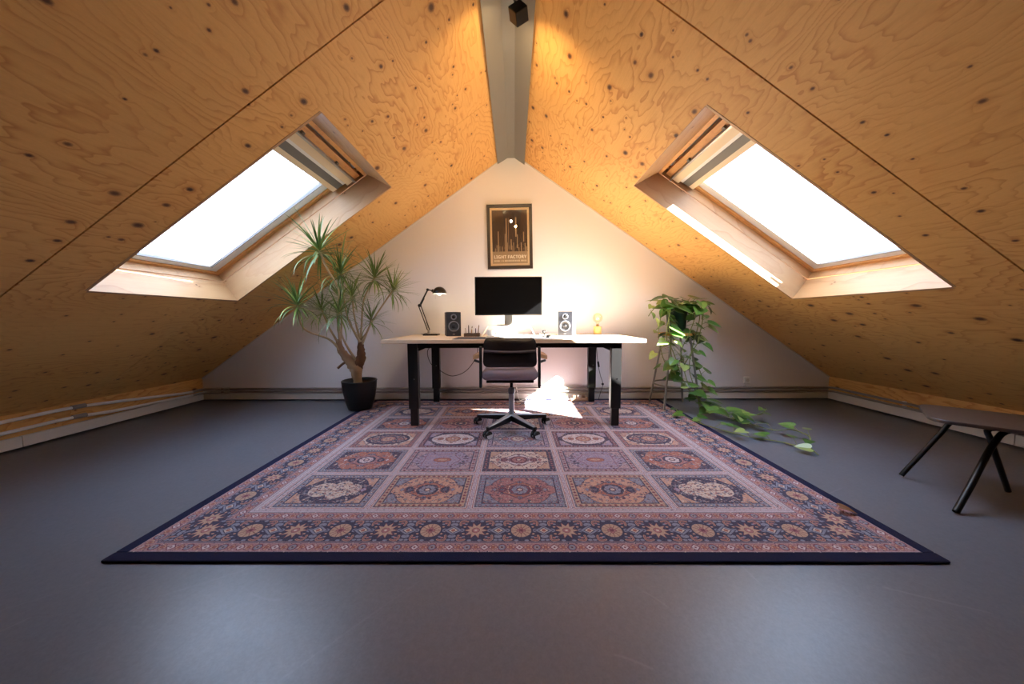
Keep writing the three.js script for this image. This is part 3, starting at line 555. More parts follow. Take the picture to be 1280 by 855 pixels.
// desk lamp
{
  const o = thing('desk_lamp', 'black articulated desk lamp with a dome shade', 'lamp', [-0.93, DT, 0.3]);
  mesh('base', rbox(0.165, 0.018, 0.12, 0, 0.0095, 0, 0.004), M.black, o);
  mesh('pivot', cyl(0.012, 0.014, 0.05, -0.03, 0.042, 0), M.silver, o);
  const E = V(-0.125, 0.335, 0), T = V(-0.03, 0.51, 0), B0 = V(-0.03, 0.06, 0);
  for (const dx of [-0.012, 0.014]) mesh('lower_arm', bar(B0.clone().add(V(dx, 0, 0.006)), E.clone().add(V(dx, 0, 0.006)), 0.0055), M.black, o);
  const sp = []; for (let k = 0; k <= 60; k++) { const t = k / 60; sp.push(B0.clone().lerp(E, 0.08 + 0.25 * t).add(V(Math.cos(k * 1.3) * 0.006, 0, Math.sin(k * 1.3) * 0.006 - 0.008))); }
  mesh('spring', tube(sp, 0.0015, 180, 5), M.silver, o);
  mesh('elbow', cyl(0.017, 0.017, 0.035, 0, 0, 0, 18).rotateX(PI / 2).translate(E.x, E.y, 0), M.black, o);
  mesh('upper_arm', [bar(E, T, 0.0085), bar(E.clone().add(V(0.01, -0.004, 0.008)), E.clone().lerp(T, 0.45).add(V(0.012, 0, 0.008)), 0.006)], M.black, o);
  mesh('head_joint', [cyl(0.014, 0.014, 0.03, 0, 0, 0, 16).rotateX(PI / 2).translate(T.x, T.y, 0), bar(T, V(0.02, 0.5, 0), 0.007), new THREE.SphereGeometry(0.018, 14, 10).translate(0.025, 0.498, 0)], M.black, o);
  const dome = []; for (let k = 0; k <= 12; k++) { const a = k / 12 * PI / 2; dome.push([Math.sin(a) * 0.078, Math.cos(a) * 0.078]); }
  const sh = mesh('shade', lathe([...dome]).translate(0.1, 0.465, 0), M.shadeOut ??= std('#17120f', 0.3, 0.2), o);
  const inn = dome.map(([x, y]) => [x * 0.965, y * 0.965]); mesh('shade_lining', lathe(inn).translate(0.1, 0.465, 0), M.white, sh);
  M.lampGlow = new THREE.MeshStandardMaterial({ color: '#ffffff', emissive: new THREE.Color().setRGB(1, 0.86, 0.62), emissiveIntensity: 2.0, roughness: 0.4 });
  mesh('bulb', new THREE.SphereGeometry(0.03, 20, 14).translate(0.1, 0.475, 0), M.lampGlow, o);
  const l = new THREE.PointLight(new THREE.Color().setRGB(1, 0.82, 0.55), 0.06); l.position.set(0.1, 0.475, 0); l.castShadow = true; l.name = 'desk_lamp_glow'; o.add(l);
  mesh('pull_cord', bar(V(0.06, 0.4, 0.03), V(0.06, 0.462, 0.03), 0.0012, 0.0012, 5), M.silver, o);
  mesh('cord', tube([[-0.05, 0.02, -0.03], [-0.09, 0.02, -0.1], [-0.15, 0.006, -0.19], [-0.18, 0.004, -0.225]], 0.003), M.black, o);
}
// globe bulb in a wooden holder
{
  const o = thing('bulb_lamp', 'clear globe filament bulb in a round wooden holder', 'lamp', [0.955, DT, 0.22]);
  M.beech = std('#e2b26c', 0.5);
  mesh('holder', lathe([[0, 0.001], [0.042, 0.001], [0.0445, 0.004], [0.0445, 0.088], [0.041, 0.092], [0.02, 0.092], [0.02, 0.085], [0, 0.085]]), M.beech, o);
  mesh('socket', cyl(0.014, 0.017, 0.035, 0, 0.1, 0), std('#b8965a', 0.3, 0.8), o);
  const bp = [[0.013, 0.112], [0.016, 0.128], [0.026, 0.142]]; for (let k = 3; k <= 16; k++) { const a = PI - k / 16 * PI; bp.push([Math.sin(a) * 0.056 + 1e-5, 0.19 + Math.cos(a) * 0.056]); }
  mesh('glass_globe', lathe(bp), M.amber ??= new THREE.MeshPhysicalMaterial({ color: '#fff4e2', transmission: 1, thickness: 0, roughness: 0.02, side: THREE.DoubleSide }), o);
  const fp = []; for (let k = 0; k <= 50; k++) { const t = k / 50; fp.push([Math.cos(t * 4 * PI) * 0.017, 0.165 + 0.05 * Math.abs(Math.sin(t * 5 * PI)), Math.sin(t * 4 * PI) * 0.017]); }
  mesh('filament', tube(fp, 0.0016, 120, 5), new THREE.MeshStandardMaterial({ color: '#ffcc88', emissive: new THREE.Color().setRGB(1, 0.62, 0.22), emissiveIntensity: 1.0 }), o);
  const l = new THREE.PointLight(new THREE.Color().setRGB(1, 0.66, 0.3), 0.02); l.position.set(0, 0.19, 0); l.castShadow = true; l.name = 'bulb_lamp_glow'; o.add(l);
  const cd = mesh('cord', tube([[0, 0.02, -0.044], [0.01, 0.012, -0.12], [0.02, 0.0, -0.178], [0.032, -0.08, -0.182], [0.036, -0.2, -0.16], [0.055, -0.38, -0.15], [0.08, -0.51, -0.13], [0.105, -0.6, -0.12], [0.075, -0.7, -0.11], [0.05, -0.78, -0.1]], 0.0032, 60), M.black, o);
  mesh('inline_switch', along(new RoundedBoxGeometry(0.022, 0.07, 0.02, 2, 0.006), V(0.05, -0.33, -0.15), V(0.062, -0.4, -0.15)), M.black, cd);
  mesh('cord_knot', new THREE.SphereGeometry(0.016, 12, 8).translate(0.103, -0.6, -0.12), M.black, cd);
}
// small things around the riser
{
  tag(mesh('desk_mat', rbox(1.0, 0.003, 0.36, -0.06, DT + 0.0016, 0.86, 0.0012), std('#4c4a4e', 0.8)), 'flat dark grey desk mat in front of the riser', 'desk mat');
  const kb = thing('keyboard', 'slim white keyboard on the desk mat behind the chair back', 'keyboard', [-0.06, DT + 0.0032, 0.84]);
  mesh('case', rbox(0.42, 0.012, 0.125, 0, 0.006, 0, 0.004), M.white, kb);
  for (let r = 0; r < 5; r++) mesh('key_row', Array.from({ length: 15 }, (_, k) => rbox(0.0235, 0.006, 0.019, -0.189 + k * 0.027, 0.0145, -0.045 + r * 0.0225, 0.002, 1)), M.wallWhite, kb);
  const ms = thing('mouse', 'small black mouse at the right end of the desk mat', 'mouse', [0.33, DT + 0.0032, 0.86]);
  mesh('shell', new THREE.SphereGeometry(0.5, 20, 12, 0, 2 * PI, 0, PI / 2).scale(0.06, 0.06, 0.1).translate(0, 0, 0), M.black, ms); mesh('wheel', new THREE.CylinderGeometry(0.006, 0.006, 0.006, 12).rotateZ(PI / 2).translate(0, 0.026, -0.022), M.steelGrey, ms);
  const jy = thing('webcam', 'small dark webcam standing on the desk right of the keyboard', 'webcam', [0.31, DT, 0.62]);
  mesh('foot', cyl(0.03, 0.033, 0.008, 0, 0.0045, 0), M.black, jy); mesh('post', cyl(0.005, 0.005, 0.03, 0, 0.022, 0, 10), M.black, jy); mesh('head', rbox(0.05, 0.03, 0.03, 0, 0.05, 0, 0.012, 3), M.black, jy); mesh('lens', cyl(0.008, 0.008, 0.004, 0, 0, 0, 14).rotateX(PI / 2).translate(0, 0.05, 0.016), M.silver, jy);
  tag(mesh('cardboard_box', rbox(0.16, 0.045, 0.1, -0.05, DT + 0.0235, 0.56, 0.003), std('#e8d3a8', 0.8)), 'small cream cardboard box beneath the riser', 'box');
  const pt = thing('pen_tray', 'dark wooden tray of tools left of the riser', 'tray', [-0.44, DT, 0.55]);
  mesh('tray_body', [rbox(0.16, 0.008, 0.09, 0, 0.0045, 0, 0.002), rbox(0.16, 0.035, 0.006, 0, 0.018, 0.043, 0.002), rbox(0.16, 0.035, 0.006, 0, 0.018, -0.043, 0.002), rbox(0.006, 0.035, 0.09, -0.077, 0.018, 0, 0.002), rbox(0.006, 0.035, 0.09, 0.077, 0.018, 0, 0.002)], std('#5b4a3c', 0.6), pt);
  const pc = ['#c9c3b6', '#23211f', '#b98b5c', '#e4e0d8', '#30343c', '#8a6f50'];
  for (let k = 0; k < 6; k++) { const x = -0.5 + k * 0.024, ln = 0.07 + 0.03 * ((k * 7) % 4) / 3; const g = thing('pen', ['slim beige pen', 'slim black pen', 'bare wooden pencil', 'slim white pen', 'slate grey pen', 'brown wooden brush'][k] + ' upright in the tray left of the riser', 'pen', [x, DT + 0.009, 0.54], 0, 'pens in the tray'); const a = V(0, 0, 0), b = V((k % 3 - 1) * 0.012, ln, (k % 2) * 0.012); mesh('barrel', bar(a.clone().add(V(0, 0.005, 0)), b, 0.0045, 0.0045, 8), std(pc[k], 0.5), g); mesh('tip', bar(b, b.clone().lerp(a, -0.12), 0.0045, 0.001, 8), std('#39352f', 0.5), g); }
  const mug = thing('mug', 'plain white mug at the left end of the riser', 'mug', [-0.23, DT, 0.69]);
  mesh('body', lathe([[0, 0.001], [0.034, 0.001], [0.037, 0.005], [0.038, 0.075], [0.0355, 0.075], [0.034, 0.008], [0, 0.006]]), M.white, mug); mesh('handle', new THREE.TorusGeometry(0.02, 0.005, 8, 20).translate(0.05, 0.04, 0).rotateY(0.6), M.white, mug);
  const cb = mesh('adapter_cable', tube([[0.06, DT + 0.006, 0.5], [0.1, DT + 0.02, 0.56], [0.16, DT + 0.006, 0.55], [0.2, DT + 0.005, 0.6], [0.14, DT + 0.005, 0.66], [0.06, DT + 0.006, 0.62]], 0.004, 60), std('#8a7f72', 0.6)); tag(cb, 'loose grey cable looped beneath the right half of the riser', 'cable');
  tag(mesh('notebook', [rbox(0.2, 0.016, 0.15, 0.38, DT + 0.0085, 0.3, 0.003)], std('#dcd6cb', 0.7)), 'pale closed notebook lying beside the right speaker', 'notebook');
}
// cables below the desk
tag(mesh('hanging_cable', tube([[-0.905, 0.733, 0.2], [-1.02, 0.62, 0.14], [-0.98, 0.47, 0.15], [-0.86, 0.38, 0.15], [-0.74, 0.325, 0.15], [-0.59, 0.37, 0.15], [-0.48, 0.49, 0.15], [-0.43, 0.62, 0.15], [-0.44, 0.733, 0.15]], 0.004, 70), M.black), 'black cable sagging below the left half of the desk', 'cable');
{
  const st = thing('power_strip', 'brown and cream power strip on the rug by the baseboard', 'power strip', [0.78, RT, 0.1], 0.1);
  mesh('housing', rbox(0.22, 0.035, 0.05, 0, 0.0185, 0, 0.006), std('#caa887', 0.5), st);
  for (let k = 0; k < 3; k++) mesh('plug', rbox(0.035, 0.03, 0.035, -0.065 + k * 0.06, 0.051, 0, 0.006), k % 2 ? M.white : std('#7a5b45', 0.5), st);
  const rr = rng(77);
  ['white cable curling on the sunlit rug towards the power strip', 'white cable looped against the baseboard behind the chair', 'thin white cable crossing the rug below the desk middle'].forEach((lb, k) => {
    const p = [[0.66, RT + 0.02, 0.1]]; let x = 0.6; for (let i = 0; i < 7; i++) { x -= 0.06 + 0.05 * rr(); p.push([x, RT + 0.005 + (i % 2) * 0.03 * rr(), 0.07 + 0.13 * rr() + 0.01 * k]); } if (k === 1) p.push([x - 0.05, 0.25, 0.09], [x - 0.07, 0.5, 0.13], [x - 0.06, 0.72, 0.14]);
    tag(mesh('floor_cable', tube(p, 0.0045, 80), M.white), lb, 'cable');
  });
}

// ---------------------------------------------------------------- poster
{
  const print = canvasTex(512, 720, (c, w, h) => {
    const r = rng(4); c.fillStyle = '#d9bd92'; c.fillRect(0, 0, w, h);
    const g = '#3b2a1c'; c.fillStyle = g; c.fillRect(26, 30, w - 52, 510); c.fillStyle = '#9d8261'; c.fillRect(26, 540, w - 52, 150);
    c.fillStyle = '#543c26'; for (let k = 0; k < 9; k++) { c.beginPath(); c.moveTo(w / 2, 90); c.lineTo(40 + k * 54, 540); c.lineTo(62 + k * 54, 540); c.closePath(); c.globalAlpha = 0.5; c.fill(); } c.globalAlpha = 1;
    const bars = [[205, 130, 16, 410], [330, 120, 18, 240], [238, 130, 5, 380], [100, 290, 14, 250], [90, 460, 8, 80], [150, 480, 10, 60], [62, 500, 8, 40], [190, 320, 8, 220], [268, 390, 14, 130], [300, 430, 10, 110], [350, 330, 12, 170], [400, 430, 12, 110], [432, 300, 12, 120], [450, 440, 12, 100], [372, 490, 8, 50], [122, 470, 6, 70], [470, 480, 10, 60], [282, 470, 6, 70], [222, 430, 8, 110]];
    for (const [x, y, a, b] of bars) { c.fillStyle = '#8f7555'; c.fillRect(x, y, a, b); c.fillStyle = '#b99a70'; c.fillRect(x, y, a * 0.4, b); }
    for (let k = 0; k < 26; k++) { c.fillStyle = '#b99a72'; c.globalAlpha = 0.5; c.fillRect(40 + r() * 430, 520 - r() * 70, 4, 20 + r() * 30); } c.globalAlpha = 1;
    c.fillStyle = '#f0e0c2'; c.font = 'bold 56px sans-serif'; c.textAlign = 'center'; c.textBaseline = 'middle'; const tw = c.measureText('LIGHT FACTORY').width; c.save(); c.translate(w / 2, 606); c.scale(430 / tw, 1); c.fillText('LIGHT FACTORY', 0, 0); c.restore();
    c.fillStyle = '#d8c29c'; for (let x = 48; x < 464;) { const a = 6 + 11 * r(); c.fillRect(x, 646, a, 20); x += a + (r() < 0.14 ? 14 : 4); }
  });
  const o = thing('framed_poster', 'dark framed poster reading LIGHT FACTORY hung above the monitor', 'poster', [-0.047, 1.965, 0.0]); o.rotation.z = 0.016;
  const W = 0.536, H = 0.75, f = 0.036, fr = M.frameWood ??= std('#2b1e1a', 0.4);
  for (const [w, h, x, y] of [[W, f, 0, H / 2 - f / 2], [W, f, 0, -H / 2 + f / 2], [f, H - 2 * f, -W / 2 + f / 2, 0], [f, H - 2 * f, W / 2 - f / 2, 0]]) mesh('frame', rbox(w, h, 0.026, x, y, 0.0145, 0.003), fr, o);
  mesh('backing', new THREE.BoxGeometry(W - 0.02, H - 0.02, 0.008).translate(0, 0, 0.006), M.backing, o);
  mesh('print', new THREE.PlaneGeometry(W - 2 * f, H - 2 * f).translate(0, 0, 0.0125), std('#ffffff', 0.7, 0, { map: print }), o);
  mesh('glazing', new THREE.BoxGeometry(W - 2 * f, H - 2 * f, 0.0015).translate(0, 0, 0.0185), M.glass, o);
}

// ---------------------------------------------------------------- spotlight under the ridge
{
  const o = thing('spotlight', 'black twin-head spotlight under the grey ridge cover', 'spotlight', [0.02, 0, 2.08]);
  mesh('mount', rbox(0.05, 0.02, 0.14, -0.03, 2.862, 0, 0.004), M.black, o);
  mesh('stem', bar(V(-0.03, 2.75, 0), V(-0.03, 2.86, 0), 0.008), M.black, o);
  M.spotGlow = new THREE.MeshStandardMaterial({ color: '#ffffff', emissive: new THREE.Color().setRGB(1, 0.8, 0.5), emissiveIntensity: 12 });
  const heads = [[V(0.01, 2.65, 0.0), V(0.35, 1.9, 0), 2.2], [V(-0.06, 2.76, 0.03), V(-0.5, 1.6, 0), 1.3]];
  for (const [p, target, I] of heads) {
    const t = target.clone().sub(V(0.02, 0, 2.08)), d = t.clone().sub(p).normalize(), h = new THREE.Group(); h.name = 'head'; o.add(h);
    const a = p.clone().addScaledVector(d, -0.035), b = p.clone().addScaledVector(d, 0.035);
    mesh('lamp_body', along(new RoundedBoxGeometry(0.078, 0.07, 0.078, 3, 0.006).rotateY(PI / 4), a, b), M.black, h);
    mesh('arm', bar(V(-0.03, 2.76, 0), p.clone().addScaledVector(d, -0.02), 0.007), M.black, h);
    mesh('glowing_lamp_face', along(new THREE.CylinderGeometry(0.024, 0.024, 0.003, 20), b.clone(), b.clone().addScaledVector(d, 0.003)), M.spotGlow, h);
    const l = new THREE.SpotLight(new THREE.Color().setRGB(1, 0.7, 0.36), I, 0, 1.15, 1); l.position.copy(b.clone().addScaledVector(d, 0.008)); l.target.position.copy(t); l.castShadow = true; l.name = 'spotlight_beam'; o.add(l, l.target);
  }
}

// ---------------------------------------------------------------- leaves
const leafMat = (c, tr = 0.25, rough = 0.42) => new THREE.MeshPhysicalMaterial({ color: c, roughness: rough, transmission: tr, thickness: 0, side: THREE.DoubleSide });
function bladeGeo(droop, w) {                                       // sword leaf along +z, one metre long
  const n = 8, pos = [], idx = [];
  let y = 0, z = 0;
  for (let i = 0; i <= n; i++) {
    const t = i / n, a = -droop * t * t * 1.5, hw = w * Math.min(1, 0.45 + t * 2.2) * Math.pow(1 - t, 0.55) + 0.0006;
    if (i) { y += Math.sin(a) / n; z += Math.cos(a) / n; }
    pos.push(-hw, y + hw * 0.35, z, 0, y, z, hw, y + hw * 0.35, z);
  }
  for (let i = 0; i < n; i++) { const a = i * 3; idx.push(a, a + 3, a + 1, a + 1, a + 3, a + 4, a + 1, a + 4, a + 2, a + 2, a + 4, a + 5); }
  const g = new THREE.BufferGeometry(); g.setAttribute('position', new THREE.Float32BufferAttribute(pos, 3)); g.setIndex(idx); g.computeVertexNormals(); return g;
}
function heartGeo(curl) {                                           // heart leaf along +z, stalk at the origin, one metre long
  const prof = [[-0.1, 0.20, 0.34], [0.02, 0.03, 0.44], [0.18, 0, 0.47], [0.36, 0, 0.42], [0.55, 0, 0.33], [0.74, 0, 0.2], [0.9, 0, 0.08], [1, 0, 0.004]], pos = [], idx = [];
  for (const [z, inn, hw] of prof) { const y = -curl * z * z; const f = (x) => y + 0.16 * Math.abs(x) - 0.25 * curl * x * x * 2; for (const x of [-hw, -(hw + inn) / 2, -inn * 0.98, inn * 0.98, (hw + inn) / 2, hw]) pos.push(x, f(x), z); }
  for (let i = 0; i < prof.length - 1; i++) for (let k = 0; k < 5; k++) { if (i === 0 && k === 2) continue; const a = i * 6 + k; idx.push(a, a + 6, a + 1, a + 1, a + 6, a + 7); }
  const g = new THREE.BufferGeometry(); g.setAttribute('position', new THREE.Float32BufferAttribute(pos, 3)); g.setIndex(idx); g.computeVertexNormals(); return g;
}
function place(m, p, dir, up, s) {                                  // lays a leaf's +z along dir, its face towards up
  const z = dir.clone().normalize(), x = up.clone().cross(z).normalize(), y = z.clone().cross(x);
  m.quaternion.setFromRotationMatrix(new THREE.Matrix4().makeBasis(x, y, z)); m.position.copy(p); m.scale.setScalar(s);
}
// ---------------------------------------------------------------- dracaena in a black pot
{
  const r = rng(21), B = V(-1.70, 0, 0.43);
  const o = thing('potted_dracaena', 'tall branching dracaena with spiky leaf crowns in a black pot', 'potted plant', [B.x, 0.0, B.z]);
  const pot = lathe([[0, 0.003], [0.11, 0.003], [0.125, 0.012], [0.15, 0.1], [0.172, 0.22], [0.18, 0.305], [0.183, 0.315], [0.178, 0.322], [0.17, 0.315], [0.165, 0.28], [0, 0.28]], 56);
  mesh('pot', pot.translate(0, RT, 0), std('#0b0b0d', 0.28), o);
  mesh('soil', lathe([[0, 0.286], [0.08, 0.288], [0.166, 0.283]], 30).translate(0, RT, 0), std('#2b1f17', 0.95), o);
  M.bark = std('#a08568', 0.85); M.barkDark = std('#6b4a33', 0.9); M.stem = std('#b8a27f', 0.8);
  const L = (p) => V(p[0] - B.x, p[1], p[2] - B.z);
  mesh('trunk', taper([[-1.715, 0.28, 0.43], [-1.725, 0.42, 0.44], [-1.73, 0.5, 0.44]].map(L), [0.045, 0.045, 0.06, 0.062], 12, 11, 0.25, 3), M.bark, o);
  mesh('trunk', taper([[-1.735, 0.46, 0.44], [-1.80, 0.56, 0.46], [-1.845, 0.66, 0.5], [-1.85, 0.78, 0.55]].map(L), [0.055, 0.05, 0.036, 0.026], 14, 10, 0.3, 4), M.bark, o);
  mesh('trunk', taper([[-1.72, 0.46, 0.43], [-1.675, 0.56, 0.43], [-1.665, 0.66, 0.44], [-1.66, 0.76, 0.46]].map(L), [0.05, 0.05, 0.04, 0.024], 14, 10, 0.3, 5), M.barkDark, o);
  mesh('cut_stub', taper([[-1.78, 0.56, 0.47], [-1.84, 0.52, 0.5], [-1.885, 0.475, 0.52]].map(L), [0.014, 0.013, 0.013], 6, 8), M.barkDark, o);
  const crowns = [ // centre, stem start, leaf count, leaf length
    [[-1.66, 1.60, 1.15], [[-1.84, 0.76, 0.54], [-1.74, 1.05, 0.75], [-1.60, 1.28, 0.98], [-1.63, 1.45, 1.1]], 34, 0.34],
    [[-1.60, 1.44, 0.93], [[-1.66, 0.74, 0.46], [-1.68, 1.0, 0.66], [-1.62, 1.28, 0.86]], 30, 0.33],
    [[-2.00, 1.15, 0.95], [[-1.83, 0.62, 0.5], [-1.9, 0.78, 0.6], [-2.05, 0.9, 0.78], [-2.03, 1.05, 0.9]], 30, 0.33],
    [[-1.88, 1.10, 0.78], [[-1.845, 0.72, 0.53], [-1.87, 0.9, 0.66]], 24, 0.27],
    [[-1.60, 1.07, 0.98], [[-1.72, 0.56, 0.46], [-1.74, 0.75, 0.62], [-1.66, 0.95, 0.88]], 30, 0.29],
    [[-1.41, 1.43, 0.62], [[-1.66, 0.74, 0.46], [-1.62, 0.95, 0.5], [-1.56, 1.2, 0.56]], 34, 0.33],
    [[-1.26, 1.31, 0.52], [[-1.66, 0.7, 0.45], [-1.53, 0.95, 0.48], [-1.38, 1.16, 0.5]], 30, 0.3],
    [[-1.45, 1.0, 0.65], [[-1.64, 0.78, 0.47], [-1.53, 0.88, 0.56]], 22, 0.27],
    [[-1.59, 1.23, 0.74], [[-1.66, 0.8, 0.48], [-1.64, 1.05, 0.62]], 24, 0.28],
    [[-1.78, 1.24, 0.62], [[-1.84, 0.74, 0.53], [-1.8, 1.0, 0.56]], 26, 0.3],
  ];
  const blades = [bladeGeo(0.12, 0.029), bladeGeo(0.45, 0.032), bladeGeo(0.8, 0.03), bladeGeo(0.25, 0.027)];
  const mats = ['#7b9547', '#67823e', '#96a95a', '#54703a'].map((c) => leafMat(c, 0.2, 0.4));
  for (const [c, st, n, len] of crowns) {
    const cc = L(c), pts = [...st.map(L), cc];
    mesh('branch', taper(pts, [0.014, 0.010, 0.008, 0.009], 16, 7, 0.12, n), M.stem, o);
    const ax = cc.clone().sub(pts[pts.length - 2]).normalize().lerp(V(0, 1, 0), 0.45).normalize();
    const extra = [];
    for (let k = 0; k < n * 2; k++) {
      const az = k * 2.39996 + r() * 0.3, el = 1.35 - 1.75 * Math.pow((k % n + 0.5) / n, 0.9) + 0.2 * (r() - 0.5);
      const q = new THREE.Quaternion().setFromUnitVectors(V(0, 1, 0), ax);
      const d = V(Math.cos(az) * Math.cos(el), Math.sin(el), Math.sin(az) * Math.cos(el)).applyQuaternion(q);
      const up = V(0, 1, 0).addScaledVector(d, -d.y); if (up.length() < 0.1) up.set(1, 0, 0);
      const s = len * (0.75 + 0.42 * r()) * (k < n ? 1 : 0.85), m = mesh('leaf', blades[(k % n) > n * 0.6 ? 1 + (k % 2) : (k % 2 ? 0 : 3)], mats[Math.floor(r() * 3.4)], o);
      const p = cc.clone().addScaledVector(ax, -0.05 * (k % n) / n);
      // keep the tip this side of the slope and of the gable wall
      const tip = p.clone().addScaledVector(d, s).add(B), S = sides[-1], dep = tip.clone().sub(V(X0, HR, 0)).dot(S.n), inWin = tip.z > 0.96 && tip.z < 1.98 && tip.y > 1.2;
      let sc = s; if (dep > -0.02 && !inWin) sc *= 0.62; if (tip.z < 0.04) sc *= 0.7;
      place(m, p, d, up, sc);
      if (k >= n) { o.remove(m); m.updateMatrix(); extra.push(plain(m.geometry.clone()).applyMatrix4(m.matrix)); }   // the small inner leaves, joined
    }
    mesh('inner_leaves', extra, mats[1], o).userData.kind = 'stuff';
  }
}
// ---------------------------------------------------------------- stool with a trailing plant
{
  const o = thing('bar_stool', 'tall metal stool with a round wooden seat holding the trailing plant', 'stool', [1.80, 0, 0.33]);
  mesh('seat', lathe([[0, 0.806], [0.175, 0.806], [0.185, 0.812], [0.185, 0.83], [0.178, 0.836], [0, 0.836]], 40), std('#c98f45', 0.5), o);
  const legM = std('#8b8985', 0.35, 0.6);
  for (const [sx, sz] of [[-1, 1], [1, 1], [-1, -1], [1, -1]]) mesh('leg', bar(V(sx * 0.195, sx < 0 ? RT : (sz > 0 ? 0.002 : 0.002), sz * 0.19), V(sx * 0.1, 0.806, sz * 0.1), 0.011, 0.011, 10), legM, o);
  mesh('foot_ring', new THREE.TorusGeometry(0.222, 0.009, 8, 40).rotateX(PI / 2).translate(0, 0.262, 0), legM, o);
}
{
  const r = rng(64), B = V(1.80, 0.837, 0.33);
  const o = thing('trailing_pothos', 'trailing pothos spilling from a dark green pot onto the floor', 'potted plant', [B.x, B.y, B.z]);
  mesh('pot', lathe([[0, 0.001], [0.082, 0.001], [0.09, 0.01], [0.112, 0.25], [0.116, 0.258], [0.116, 0.278], [0.109, 0.278], [0.104, 0.25], [0, 0.25]], 44), std('#1f3a2a', 0.42), o);
  mesh('soil', lathe([[0, 0.256], [0.105, 0.252]], 24), std('#33241a', 0.95), o);
  const vineM = std('#7f8a4c', 0.6), dryM = std('#8a5b33', 0.8), hearts = [heartGeo(0.12), heartGeo(0.3), heartGeo(0.02)];
  const mats = ['#5a843a', '#6b9245', '#456c2f', '#a0b468', '#37592b'].map((c) => leafMat(c, 0.22, 0.3));
  const L = (p) => V(p[0], p[1], p[2]).sub(B);
  let count = 0;
  function leaf(p, d, up, s, mi) { const m = mesh('leaf', hearts[count % 3], mats[mi ?? Math.floor(r() * 3.3)], o); place(m, p, d, up, s); count++; }
  function vine(pts, n, size, ground) {
    const P = pts.map(L), c = curve(P); mesh('vine', new THREE.TubeGeometry(c, 40, 0.0042, 6), vineM, o);
    for (let k = 0; k < n; k++) {
      const t = (k + 0.3 + 0.5 * r()) / n, p = c.getPointAt(Math.min(1, t)), a = r() * 2 * PI, out = V(Math.cos(a), ground ? 0.75 + 0.5 * r() : 0.1 + 0.4 * r(), Math.sin(a)).normalize();
      const q = p.clone().addScaledVector(out, ground ? 0.03 + 0.05 * r() : 0.03 + 0.055 * r());
      if (ground && q.y + B.y < 0.03) q.y = 0.03 - B.y;
      mesh('leaf_stalk', bar(p, q, 0.0022, 0.0018, 5), vineM, o);
      const d = ground ? V(Math.cos(a), 0.12 * (r() - 0.3), Math.sin(a)) : V(Math.cos(a) * 0.8, -0.75 + 0.7 * r(), Math.sin(a) * 0.8);
      const up = ground ? V(0.5 * (r() - 0.5), 1, 0.5 * (r() - 0.5) + 0.25) : V(Math.cos(a) * 0.5 + 0.2, 0.6, Math.sin(a) * 0.5 + 0.5);
      leaf(q, d, up, size * (0.85 + 0.6 * r()), k % 7 === 6 ? 3 : undefined);
    }
  }
  // crown above the pot
  for (let k = 0; k < 15; k++) { const a = k * 2.4, e = 0.15 + 0.9 * r(), rad = 0.06 + 0.09 * r(), q = V(Math.cos(a) * rad * 1.5, 0.27 + 0.1 * e + 0.04 * r(), Math.sin(a) * rad * 1.3); mesh('leaf_stalk', bar(V(Math.cos(a) * 0.04, 0.25, Math.sin(a) * 0.04), q, 0.003, 0.002, 5), k % 5 === 2 ? dryM : vineM, o); leaf(q, V(Math.cos(a), 0.25 * (r() - 0.5), Math.sin(a)), V(0.2, 1, 0.35), 0.11 + 0.035 * r(), k % 3 ? undefined : 3); }
  // strands over the rim
  vine([[1.72, 1.10, 0.36], [1.64, 1.14, 0.40], [1.58, 1.0, 0.43], [1.56, 0.8, 0.44], [1.60, 0.6, 0.45], [1.66, 0.45, 0.44]], 13, 0.1);
  vine([[1.74, 1.10, 0.40], [1.67, 1.13, 0.47], [1.64, 0.95, 0.50], [1.66, 0.75, 0.50], [1.70, 0.55, 0.46], [1.75, 0.36, 0.47]], 12, 0.095);
  vine([[1.88, 1.10, 0.37], [1.96, 1.15, 0.42], [1.98, 1.02, 0.46], [1.95, 0.85, 0.47], [1.90, 0.66, 0.48], [1.88, 0.45, 0.48], [1.92, 0.28, 0.5], [1.96, 0.08, 0.56]], 16, 0.095);
  vine([[1.86, 1.10, 0.41], [1.91, 1.15, 0.47], [1.90, 1.0, 0.51], [1.84, 0.84, 0.53], [1.78, 0.64, 0.5], [1.82, 0.42, 0.5], [1.86, 0.24, 0.55]], 14, 0.09);
  vine([[1.9, 1.10, 0.33], [2.0, 1.17, 0.35], [2.05, 1.1, 0.38], [2.04, 0.98, 0.4]], 6, 0.095);
  vine([[1.7, 1.11, 0.33], [1.6, 1.15, 0.35], [1.51, 1.08, 0.38], [1.46, 1.02, 0.4]], 4, 0.085);
  vine([[1.73, 1.10, 0.42], [1.66, 1.15, 0.50], [1.62, 1.02, 0.54], [1.60, 0.88, 0.54], [1.61, 0.72, 0.53]], 11, 0.115);
  vine([[1.87, 1.10, 0.42], [1.94, 1.16, 0.50], [1.97, 1.04, 0.54], [1.95, 0.9, 0.55], [1.93, 0.76, 0.53]], 11, 0.115);
  vine([[1.95, 0.78, 0.53], [1.9, 0.7, 0.55], [1.84, 0.6, 0.55], [1.78, 0.48, 0.54]], 7, 0.1);
  vine([[1.62, 0.76, 0.53], [1.66, 0.66, 0.55], [1.7, 0.56, 0.55], [1.74, 0.44, 0.53]], 7, 0.1);
  vine([[1.76, 0.5, 0.46], [1.8, 0.35, 0.5], [1.86, 0.22, 0.56], [1.96, 0.12, 0.64], [2.04, 0.06, 0.74]], 10, 0.13, true);
  vine([[1.92, 0.6, 0.43], [1.98, 0.5, 0.44], [2.02, 0.35, 0.48], [1.98, 0.2, 0.55]], 5, 0.1);
